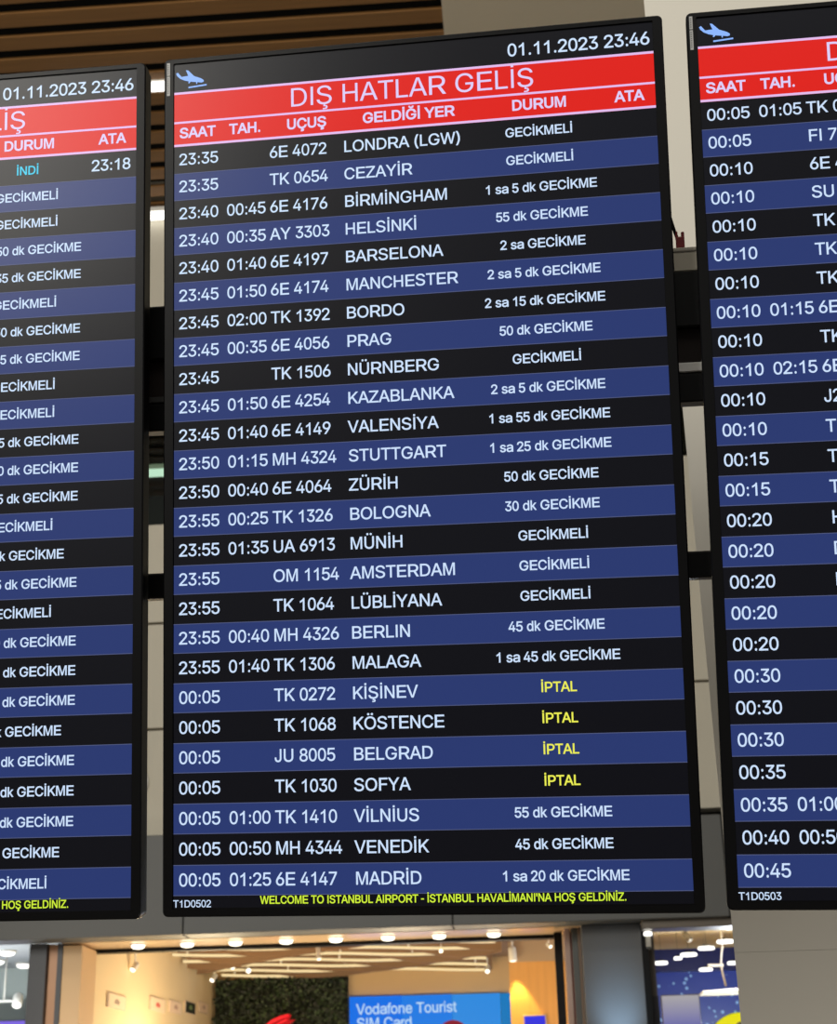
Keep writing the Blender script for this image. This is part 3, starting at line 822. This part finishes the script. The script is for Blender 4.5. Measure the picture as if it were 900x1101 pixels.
# ------------------------------------------------------------------ steel rails the boards hang on
M0 = pose('middle')
root = empty('mounting_frame', M0 @ Vector((0.6, -1.10, -0.13)), 'black steel rails running behind the three arrivals boards, fixed to the column', 'mounting frame')
inv = Matrix.Translation(-root.location)
for y0, y1 in ((-0.519, -0.379), (-0.704, -0.634), (-1.127, -1.064)):
    b = MB()
    b.box((-1.75, y0, -0.16), (2.75, y1, -0.10), black_metal, 0.004, inv @ M0)
    b.build('rail', root)
b = MB()
b.box((-1.75, -0.634, -0.15), (2.75, -0.519, -0.125), mat('dark_brown_plate', (36, 29, 26), 0.6, spec=0.2), 0.0, inv @ M0)
tag(b.build('cover_plate', root), 'dark brown plate between the two upper rails')
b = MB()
b.box((-1.75, -0.628, -0.125), (1.0, -0.612, -0.115), mat('shaded_grey_strip', (58, 58, 56), 0.5), 0.002, inv @ M0)  # shaded run of the strip, its shade put into the dark grey
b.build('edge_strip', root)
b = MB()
b.box((1.19, -0.629, -0.125), (1.34, -0.606, -0.105), mat('lit_white_strip', (232, 230, 224), 0.5), 0.002, inv @ M0)  # lit end of the same strip, its brightness put into the colour
tag(b.build('strip_lit_end', root), 'lit end of the rail strip, coloured white, in the gap left of the right board')
for x in (-0.95, -0.35, 0.3, 0.9, 1.6, 2.2):
    b = MB()
    b.box((x - .03, -1.35, -0.22), (x + .03, -0.2, -0.16), black_metal, 0.004, inv @ M0)
    b.build('upright', root)
for x in (1.6, 2.2):
    for yv in (-0.45, -1.10):
        p = M0 @ Vector((x, yv, -0.22))
        b = MB()
        b.box((p.x - .03, p.y - .01, p.z - .04), (p.x + .03, 4.5, p.z + .04), black_metal, 0.004, inv)
        b.build('wall_arm', root)
# pale box and red plug on the top rail, in the gap right of the middle board
q = empty('junction_box', M0 @ Vector((1.257, -0.379, -0.13)), 'small greyish beige box on the top rail right of the middle board', 'junction box')
b = MB()
b.box((1.222, -0.379, -0.155), (1.290, -0.318, -0.105), mat('grey_beige_plastic', (182, 175, 158), 0.6), 0.003, Matrix.Translation(-q.location) @ M0)
b.build('box_body', q)
b = MB()
b.box((1.226, -0.330, -0.105), (1.286, -0.327, -0.103), mat('grey_beige_dark', (104, 98, 88), 0.6), 0, Matrix.Translation(-q.location) @ M0)
b.build('lid_seam', q)
q = empty('cable_plug', M0 @ Vector((1.244, -0.318, -0.13)), 'dark red plug with a black cable, standing on the small beige box', 'plug')
b = MB()
T = Matrix.Translation(-q.location) @ M0
red_pl = mat('dark_red_plastic', (132, 12, 14), 0.4)
b.box((1.234, -0.318, -0.142), (1.255, -0.285, -0.120), red_pl, 0.003, T)
b.box((1.247, -0.290, -0.138), (1.255, -0.272, -0.124), red_pl, 0.002, T)
b.box((1.233, -0.290, -0.138), (1.239, -0.270, -0.124), red_pl, 0.002, T)
b.build('plug_body', q)
b = MB()
b.tube([T @ Vector(p) for p in ((1.238, -0.288, -0.131), (1.230, -0.262, -0.128), (1.222, -0.232, -0.122), (1.212, -0.215, -0.112), (1.19, -0.20, -0.095), (1.15, -0.20, -0.074))], 0.0042, black_metal)
b.build('cable', q)

# ------------------------------------------------------------------ lamps in the timber ceiling
def linear_lamp(x0, x1, y, z, label, group='linear lamps', m=None, h=0.03, d=0.09):
    r = empty('linear_lamp', ((x0 + x1) / 2, y, z), label, 'lamp', group)
    s = Vector(r.location)
    b = MB(); b.box((x0, y - d / 2 - .01, z + h), (x1, y + d / 2 + .01, z + h + .05), plastic_white, 0.004); b.build('lamp_body', r, s)
    b = MB(); b.box((x0 + .01, y - d / 2, z), (x1 - .01, y + d / 2, z + h), m or white_lamp, 0.006); b.build('diffuser', r, s)
    return r
linear_lamp(-4.15, -2.95, 11.93, 10.86, 'bright linear lamp set among the timber slats, above and between left and middle boards', d=0.12)
linear_lamp(-4.4, -3.2, 13.92, 10.75, 'bright linear lamp where the timber slats meet the beige wall', d=0.10, h=0.05)
linear_lamp(-4.1, -3.0, 14.62, 8.13, 'greenish white linear lamp inside the dark gallery window', m=emis('greenish_lamp', (232, 255, 238), 1.3), d=0.08, h=0.06)

q = empty('dome_camera', (-3.535, WY, 4.83), 'white round dome on the beige wall, half hidden by the left board edge', 'dome camera')
b = MB(); b.lathe((0, 0, 0), (0, -1, 0), [(0, .17), (.03, .17), (.035, .15)], plastic_white, 28); b.build('mount_ring', q)
b = MB(); b.lathe((0, -.03, 0), (0, -1, 0), [(0, .15), (.05, .14), (.09, .11), (.12, .06), (.13, .0)], plastic_white, 28); b.build('dome_cover', q)

# ------------------------------------------------------------------ middle shop: soffit downlights
ordn = ['first', 'second', 'third', 'fourth', 'fifth', 'sixth', 'seventh', 'eighth']
for i, x in enumerate((-3.53, -3.08, -2.64, -2.18, -1.73, -1.26, -0.80, -0.31)):
    q = empty('downlight', (x, WY + 0.52, 3.466), ordn[i] + ' round downlight from the left jamb in the cream soffit over the middle shop', 'downlight', 'downlights in the shop soffit')
    b = MB(); b.lathe((0, 0, -.006), (0, 0, 1), [(0, .072), (.006, .075)], plastic_white, 24); b.build('trim_ring', q)
    b = MB(); b.lathe((0, 0, -.006), (0, 0, -1), [(0, .060), (.016, .058), (.027, .046), (.032, .02)], warm_lamp, 24); b.build('bulb', q)

# ------------------------------------------------------------------ wavy ceiling baffles with light strips
baf_m = mat('taupe_baffle', (128, 100, 74), 0.6)
strip_m = emis('warm_strip_light', (255, 226, 168), 1.0)
wh = ['frontmost', 'second', 'third', 'fourth', 'fifth', 'sixth', 'rearmost']
for i in range(7):
    y = 16.75 + i * 0.46
    x0, x1 = -3.9 + 0.02 * i, -0.45 + (0.15 if i < 3 else 0)
    q = empty('ceiling_baffle', ((x0 + x1) / 2, y, 3.7), wh[i] + ' wavy taupe baffle with warm light strips under the middle shop ceiling', 'ceiling baffle', 'wavy baffles of the shop ceiling')
    s = Vector(q.location)
    n = 48
    vs, fs = [], []
    ph = i * 1.15
    for k in range(n + 1):
        x = x0 + (x1 - x0) * k / n
        zb = 3.685 + 0.070 * math.sin(2.6 * (x + 4) + ph) + 0.012 * math.sin(4.7 * x + i)
        vs += [(x, y, zb), (x, y + .03, zb), (x, y + .03, 3.82), (x, y, 3.82)]
    for k in range(n):
        a, c = 4 * k, 4 * k + 4
        fs += [(a, c, c + 1, a + 1), (a + 1, c + 1, c + 2, a + 2), (a + 3, c + 3, c, a)]
    fs += [(0, 1, 2, 3), (4 * n + 3, 4 * n + 2, 4 * n + 1, 4 * n)]
    b = MB(); b.add(vs, fs, baf_m); b.build('baffle_blade', q, s)
    vs, fs = [], []
    for k in range(n + 1):
        x = x0 + .05 + (x1 - x0 - .1) * k / n
        zb = 3.672 + 0.022 * math.sin(2.6 * (x + 4) + ph + 1.3)
        vs += [(x, y + .10, zb), (x, y + .13, zb), (x, y + .13, zb + .026), (x, y + .10, zb + .026)]
    for k in range(n):
        a, c = 4 * k, 4 * k + 4
        fs += [(a + j, c + j, c + (j + 1) % 4, a + (j + 1) % 4) for j in range(4)]
    fs += [(0, 1, 2, 3), (4 * n + 3, 4 * n + 2, 4 * n + 1, 4 * n)]
    b = MB(); b.add(vs, fs, strip_m); b.build('light_strip', q, s)
    for k in range(5):
        xx = x0 + .2 + (x1 - x0 - .4) * k / 4
        b = MB()
        b.box((xx, y + .105, 3.69), (xx + .02, y + .125, 3.82), plastic_white)
        b.build('strip_hanger', q, s)

# ------------------------------------------------------------------ small spotlights
def spotlight(loc, aim, L, r, label, top=None, m=None, body=None, lens_m=None):
    """a cylinder head at loc pointing along aim, on a stem up to height top"""
    q = empty('spotlight', loc, label, 'spotlight', 'small spotlights of the shops')
    m = body or plastic_white
    a = Vector(aim).normalized()
    b = MB(); b.lathe(-a * L / 2, a, [(0, r * .6), (L * .12, r * .95), (L * .9, r), (L, r)], m, 18); b.build('lamp_head', q)
    b = MB(); b.lathe(a * L / 2, a, [(0.001, r * .82), (.008, r * .6)], lens_m or warm_lamp, 18); b.build('lens', q)
    if top:
        b = MB(); b.cyl((0, 0, 0), (0, 0, top - loc[2]), r * .28, m, 10); b.build('stem', q)
        b = MB(); b.lathe((0, 0, top - loc[2] - .012), (0, 0, 1), [(0, r * .8), (.012, r * .9)], m, 16); b.build('ceiling_plate', q)
    return q
CEIL = 3.82
spotlight((-3.985, 16.3, 3.47), (-.25, -.5, -.6), .10, .032, 'spotlight at the top of the cream wall nearest the shop front', top=CEIL)
spotlight((-3.74, 19.2, 3.63), (-.3, -.5, -.6), .10, .032, 'spotlight where the cream wall meets the green plant wall', top=CEIL)
spotlight((-3.364, 18.36, 3.655), (.1, -.9, -.35), .05, .028, 'tiny lit spotlight above the left end of the plant wall', top=CEIL)
spotlight((-3.255, 18.74, 3.655), (.3, -.9, -.3), .09, .032, 'lit spotlight beside the tiny one above the plant wall', top=CEIL)
spotlight((-2.07, 15.9, 3.52), (.12, -.2, -1), .17, .022, 'slim white spotlight hanging just behind the soffit above the plant wall', top=CEIL)
spotlight((-0.94, 17.35, 3.645), (.0, -.9, -.3), .05, .022, 'tiny lit spotlight under the baffles above the blue sign centre', top=CEIL)
spotlight((-0.503, 19.2, 3.63), (.0, -.7, -.7), .10, .030, 'lit spotlight above the right end of the blue sign', top=CEIL)
sp = spotlight((-0.188, 17.86, 3.645), (.06, .08, -1), .15, .045, 'larger spotlight throwing a yellow beam down the honey wood panel', top=CEIL)
spotlight((0.205, 17.3, 3.66), (.5, -.4, -.5), .06, .022, 'small pale spotlight in the corner right of the wood panel beam', top=CEIL)
l = bpy.data.lights.new('beam', 'SPOT'); l.energy = 60; l.color = (1.0, 0.74, 0.20); l.spot_size = math.radians(50); l.spot_blend = 0.5; l.shadow_soft_size = .02
o = bpy.data.objects.new('wood_panel_beam', l); C.objects.link(o); o.location = (-0.180, 17.885, 3.555)
o.rotation_euler = Vector((.12, .10, -1)).to_track_quat('-Z', 'Y').to_euler()

# ------------------------------------------------------------------ posters on the cream wall
def wall_M(t0):
    a, c = Vector((-4.13, 14.9, 0)), Vector((-3.84, 19.75, 0))
    d = (c - a).normalized()
    n = Vector((d.y, -d.x, 0))
    M = Matrix((d, Vector((0, 0, 1)), n)).transposed().to_4x4()      # x along the wall, y up, z out of the wall
    M.translation = a + d * t0
    return M
frame_m = mat('pale_frame', (206, 184, 160), 0.5)
for (ya, yb, za, zb, face, label, mark) in (
        (15.62, 16.2, 3.03, 3.17, (232, 210, 178), 'pale framed poster with a small grey mark, nearest the shop front', (160, 140, 122)),
        (17.04, 17.6, 3.11, 3.25, (232, 206, 178), 'pale framed poster with a red mark on the cream wall', (206, 96, 84)),
        (17.77, 18.27, 3.14, 3.27, (234, 208, 180), 'pale framed poster between the red marked one and the dark picture', (186, 150, 130)),
        (18.41, 18.86, 3.18, 3.31, (36, 40, 26), 'dark green and black picture on the cream wall', (120, 140, 90)),
        (19.01, 19.44, 3.23, 3.35, (234, 210, 180), 'small pale framed poster right of the dark picture', (190, 160, 140))):
    M = wall_M(ya - 14.9)
    q = empty('poster', M @ Vector(((yb - ya) / 2, za, 0.004)), label, 'poster', 'posters on the cream shop wall')
    T = Matrix.Translation(-q.location) @ M
    w = yb - ya
    b = MB(); b.box((0, za, 0.0), (w, zb, 0.016), frame_m, 0.004, T); b.build('frame', q)
    b = MB(); b.box((.03, za + .008, 0.016), (w - .03, zb - .008, 0.019), mat('poster_%d_%d' % (face[0], face[2]), face, 0.5), 0, T)
    mk = mat('mark_%d_%d' % (mark[0], mark[2]), mark, 0.5)
    b.prism([[(w * .35, za + .05), (w * .6, za + .04), (w * .66, za + .07), (w * .5, za + .095), (w * .38, za + .08)]], .019, .020, mk, T)
    b.build('print', q)

# ------------------------------------------------------------------ plant wall
b = MB()
leaf_ms = [mat('leaf_%d' % k, c, 0.45) for k, c in enumerate(((22, 36, 18), (32, 50, 25), (15, 25, 14), (54, 74, 40)))]
b.box((-3.81, 19.66, 0.0), (-2.2, 19.735, 3.64), mat('plant_wall_backing', (14, 20, 12), 0.9))
for k in range(2600):
    x = R.uniform(-3.80, -2.22)
    z = R.uniform(2.7, 3.645)
    yy = 19.64 - R.uniform(0, .05)
    Lf, Wd = R.uniform(.03, .055), R.uniform(.014, .024)
    a = R.uniform(0, 6.28)
    d = Vector((math.cos(a), R.uniform(-.5, .1), math.sin(a))).normalized()
    w = d.cross(Vector((0, 1, R.uniform(-.4, .4)))).normalized()
    p = Vector((x, yy, z))
    n = d.cross(w) * .006
    b.add([p, p + d * Lf * .5 + w * Wd + n, p + d * Lf, p + d * Lf * .5 - w * Wd + n], [(0, 1, 2, 3)], leaf_ms[min(3, int(R.random() ** 1.4 * 4))])
pl = b.build('plant_wall')
tag(pl, 'dark green living plant wall at the back of the middle shop', 'plant wall', kind='stuff')

# red glowing comma emblem in front of the plant wall
q = empty('emblem_sign', (-2.845, 18.9, 2.70), 'glowing red curved comma emblem in front of the plant wall', 'sign')
red_e = emis('red_neon', (255, 40, 44), 1.1)
red_d = emis('red_neon_deep', (196, 14, 22), 0.9)
def arc(cx, cz, r0, r1, a0, a1, n=26):
    o1 = [(cx + r0 * math.cos(math.radians(a0 + (a1 - a0) * k / n)), cz + r0 * math.sin(math.radians(a0 + (a1 - a0) * k / n))) for k in range(n + 1)]
    o2 = [(cx + r1 * math.cos(math.radians(a0 + (a1 - a0) * k / n)), cz + r1 * math.sin(math.radians(a0 + (a1 - a0) * k / n))) for k in range(n + 1)]
    return o1 + o2[::-1]
XZ = Matrix(((1, 0, 0, 0), (0, 0, -1, 0), (0, 1, 0, 0), (0, 0, 0, 1)))  # outline (x, y) -> (x, z), extruded towards the viewer
b = MB()
b.prism([[(-.22, .08), (-.265, .17), (-.265, .26), (-.225, .345), (-.15, .405), (-.05, .445), (.06, .462), (.075, .45), (.045, .395), (.12, .40), (.03, .335), (.02, .25), (.12, .17), (.13, .06), (.04, -.03), (-.09, -.03)]], 0.0, 0.06, red_d, XZ)
b.build('emblem_body', q)
b = MB()
b.tube([(-.25, -.066, .20), (-.235, -.066, .275), (-.20, -.066, .34), (-.13, -.066, .39), (-.03, -.066, .43), (.05, -.066, .448)], .016, red_e)
b.build('neon_tube', q)
b = MB()
b.tube([(-.17, -.066, .22), (-.15, -.066, .29), (-.10, -.066, .34), (-.03, -.066, .375), (.035, -.066, .40)], .010, red_e)
b.build('neon_tube', q)
b = MB()
b.lathe((-.08, -.03, -2.70), (0, 0, 1), [(0, .22), (1.15, .22), (1.16, .02), (2.68, .02)], black_metal, 24)
b.build('stand', q)

# ------------------------------------------------------------------ blue sign
q = empty('light_box_sign', (-1.22, 19.74, 1.9), 'large bright blue light box sign with white tourist SIM card lettering', 'sign')
xs = [-2.185, -1.555, -0.952, -0.374, -0.255]
cols = [(10, 112, 232), (26, 124, 230), (46, 140, 226), (24, 122, 190)]
ZT = 3.40
for i in range(4):
    b = MB()
    b.box((xs[i] + .003, 19.66, 1.9), (xs[i + 1] - .003, 19.74, ZT - 0.004 * i), emis('sign_blue_%d' % i, cols[i], 0.95, 0.3), 0.004, Matrix.Translation(-q.location))
    b.build('light_panel', q)
T = Matrix.Translation(-q.location) @ Matrix.Translation((0, 19.658, 0)) @ XZ
b = MB()
sw = emis('sign_white_text', (190, 222, 250), 0.95)
em = 0.118 / .716
s1, s2 = 'Vodafone Tourist', 'SIM Card'
add_text(b, s1, -2.10, 3.195, em, sw, 0.002, bold=14, xs=1.20 / text_width(s1, em), M=T)
add_text(b, s2, -2.10, 3.035, em, sw, 0.002, bold=14, xs=1.20 / text_width(s1, em), M=T)
b.build('lettering', q)
b = MB()
b.prism([[(-.95 + .20 * math.cos(k / 20 * math.pi), 2.90 + .20 * math.sin(k / 20 * math.pi)) for k in range(40)]], .001, .004, emis('sign_dark_red', (150, 30, 48), 0.8), T)
tag(b.build('red_disc', q), 'dark red disc in the picture')
# small blue screen on the wood panel
q = empty('small_screen', (0.02, 17.99, 2.75), 'small violet blue screen on the honey wood panel', 'screen')
b = MB(); b.box((-.128, -.03, -.02), (.128, 0.005, .262), mat('screen_rim', (180, 150, 130), 0.4), 0.006); b.build('screen_rim', q)
b = MB(); b.box((-.112, -.033, 0.0), (.112, -.03, .246), emis('violet_blue_screen', (58, 56, 226), 0.95)); b.build('screen_face', q)

# ------------------------------------------------------------------ left shop
for (x, y, label) in ((-5.668, 17.39, 'round ceiling lamp nearest the front in the left shop'),
                      (-6.046, 18.2, 'round ceiling lamp cut by the left picture edge in the left shop'),
                      (-5.86, 18.62, 'round ceiling lamp beside the dark pier in the left shop')):
    q = empty('ceiling_lamp', (x, y, 3.80), label, 'ceiling lamp', 'ceiling lamps of the left shop')
    b = MB(); b.lathe((0, 0, 0), (0, 0, -1), [(0, .10), (.02, .10)], plastic_white, 24); b.build('lamp_body', q)
    b = MB(); b.lathe((0, 0, -.02), (0, 0, -1), [(0, .085), (.02, .08), (.035, .05)], white_lamp, 24); b.build('diffuser', q)
q = empty('track_light', (-5.85, 17.95, 3.32), 'white lamp track with one lit spot head in the left shop', 'track light')
b = MB(); b.box((-.6, -.02, -.015), (.12, .02, .015), plastic_white, 0.004); b.build('track', q)
b = MB(); b.lathe((.18, -.05, .06), (.1, -.5, -.55), [(0, .035), (.03, .055), (.16, .055)], plastic_white, 18); b.build('lamp_head', q)
b = MB(); b.lathe((.198, -.152, -.055), (.1, -.5, -.55), [(0, .05), (.012, .04)], white_lamp, 18); b.build('lens', q)
b = MB(); b.cyl((.10, 0, 0), (.18, -.04, .07), .012, plastic_white); b.build('swivel_arm', q)
for xx in (0, -.5):
    b = MB(); b.cyl((xx, 0, .015), (xx, 0, .48), .01, plastic_white); b.build('hanger', q)
q = empty('purple_sign', (-6.1, 18.3, 2.3), 'glowing purple sign at the bottom of the left shop view', 'sign')
b = MB(); b.box((-1.0, 0, 0), (.52, .06, .845), mat('sign_case', (60, 56, 70), 0.4), 0.008); b.build('case', q)
b = MB(); b.box((-.98, -.006, .02), (.50, 0, .835), emis('purple_glow', (128, 104, 226), 0.95)); b.build('lit_face', q)
for xx in (-.6, .1):
    b = MB(); b.box((xx, .01, -2.3), (xx + .1, .05, 0), black_metal); b.build('stand_leg', q)

# ------------------------------------------------------------------ right shop
for i, (x, z, r, label) in enumerate((
        (1.427, 3.505, .072, 'lowest left round hanging lamp next to the brown jamb in the blue shop'),
        (1.612, 3.549, .045, 'small round hanging lamp left of centre in the blue shop'),
        (1.731, 3.584, .092, 'wide round hanging lamp in the middle of the blue shop'),
        (1.928, 3.647, .092, 'wide round hanging lamp right of the middle one in the blue shop'),
        (1.903, 3.422, .074, 'round hanging lamp over the bright patch of the dotted blue wall'),
        (2.141, 3.71, .095, 'highest round hanging lamp touching the column edge in the blue shop'),
        (2.20, 3.481, .060, 'round hanging lamp at the column edge beside the white pipe'))):
    yy = (17.4, 17.8, 18.2, 18.0, 18.8, 17.2, 18.5)[i]
    k = yy / 18.0
    x, z, r = x * k, 1.7 + (z - 1.7) * k, r * k
    q = empty('pendant_lamp', (x, yy, z), label, 'pendant lamp', 'round lamps of the blue shop')
    b = MB(); b.lathe((0, 0, -.008), (0, 0, 1), [(0, r * .96), (.012, r), (.028, r * .92)], white_lamp, 28); b.build('lamp_disc', q)
    b = MB(); b.lathe((0, 0, .02), (0, 0, 1), [(0, r * .5), (.02, r * .4), (.021, .0016), (3.86 - z - .02, .0012)], black_metal, 20); b.build('hanger', q)
q = empty('hanging_pipe', (2.10, 18.02, 3.25), 'thin curved white pipe hanging down to the pale canopy in the blue shop', 'pipe')
pts = [(2.106, 18.02, 3.86), (2.106, 18.02, 3.66), (2.088, 18.02, 3.58), (2.074, 18.02, 3.49), (2.08, 18.02, 3.40), (2.105, 18.02, 3.25)]
b = MB(); b.tube([Vector(p) - q.location for p in pts], .010, plastic_white); b.build('tube', q)
b = MB(); b.box((-.17, -.01, .205), (.0, .01, .235), plastic_white, 0.004); b.build('side_arm', q)
q = empty('canopy', (2.15, 18.0, 3.16), 'pale wedge shaped canopy with lit lower edge in the blue shop', 'canopy')
b = MB()
b.add([(-.32, -.2, .03), (.6, -.2, .075), (.6, -.2, 0.02), (-.32, -.2, .015), (-.32, .3, .03), (.6, .3, .075), (.6, .3, 0.02), (-.32, .3, .015)],
      [(0, 3, 2, 1), (4, 5, 6, 7), (0, 1, 5, 4), (3, 7, 6, 2), (0, 4, 7, 3), (1, 2, 6, 5)], mat('canopy_cream', (216, 206, 180), 0.5))
b.build('canopy_body', q)
b = MB(); b.box((-.32, -.205, -.008), (.6, -.16, .015), emis('canopy_light', (255, 250, 226), 1.2), 0.003); b.build('light_strip', q)
b = MB(); b.cyl((.3, .1, .04), (.3, .1, .70), .012, plastic_white); b.build('hanger', q)
q = empty('advertising_screen', (1.515, 17.0, 2.0), 'lit screen fading from white to violet blue inside the blue shop', 'screen')
b = MB(); b.box((-.20, 0, 0), (.195, .06, 1.095), mat('screen_case', (40, 40, 60), 0.4), 0.006); b.build('case', q)
def grad_screen():
    m = emis('violet_white_screen', (80, 80, 190), 0.9)
    nt = m.node_tree
    tc = nt.nodes.new('ShaderNodeTexCoord'); sp_ = nt.nodes.new('ShaderNodeSeparateXYZ'); cr = nt.nodes.new('ShaderNodeValToRGB')
    cr.color_ramp.elements[0].position = .60; cr.color_ramp.elements[0].color = lin((60, 66, 176)) + (1,)
    cr.color_ramp.elements[1].position = .99; cr.color_ramp.elements[1].color = lin((176, 172, 176)) + (1,)
    nt.links.new(tc.outputs['Generated'], sp_.inputs[0]); nt.links.new(sp_.outputs['Z'], cr.inputs[0])
    nt.links.new(cr.outputs[0], nt.nodes['Principled BSDF'].inputs['Emission Color'])
    return m
b = MB(); b.box((-.19, -.006, .012), (.185, 0, 1.085), grad_screen()); b.build('screen_face', q)
b = MB(); b.box((-.1, .0, -2.0), (.1, .05, 0), black_metal, 0.004); b.build('stand', q)
q = empty('round_sign', (2.47, 19.98, 2.68), 'bright yellow round sign with a dark emblem on the dotted blue wall', 'sign')
b = MB(); b.lathe((0, 0, 0), (0, -1, 0), [(0, .43), (.03, .43), (.035, .42)], emis('yellow_sign', (236, 226, 20), 0.95), 48); b.build('disc', q)
b = MB()
b.prism([arc(0, .24, .035, .085, -30, 330, 24)], 0.0, 0.01, mat('dark_olive', (70, 66, 20), 0.5), Matrix.Translation((0, -.036, 0)) @ XZ)
b.build('emblem', q)
spotlight((1.69, 17.6, 3.74), (.35, -.5, -.6), .13, .035, 'grey spotlight under the cream ceiling of the blue shop', top=3.86, body=mat('grey_spot_body', (120, 112, 100), 0.5), lens_m=mat('unlit_lens', (150, 140, 124), 0.3))
q = empty('jamb_lamp', (1.03, WY + 0.25, 3.33), 'small white lamp with a pale bracket on the dark jamb left of the blue shop', 'lamp')
b = MB(); b.lathe((0, -.05, .03), (0, 0, 1), [(0, .03), (.006, .038), (.03, .036), (.036, .02)], white_lamp, 20); b.build('lamp_head', q)
b = MB(); b.box((-.022, -.06, -.08), (.022, -.03, .03), mat('pale_bracket', (190, 184, 170), 0.5), 0.004); b.box((-.022, -.06, -.08), (.022, .09, -.06), mat('pale_bracket', (190, 184, 170), 0.5), 0.004); b.build('bracket', q)
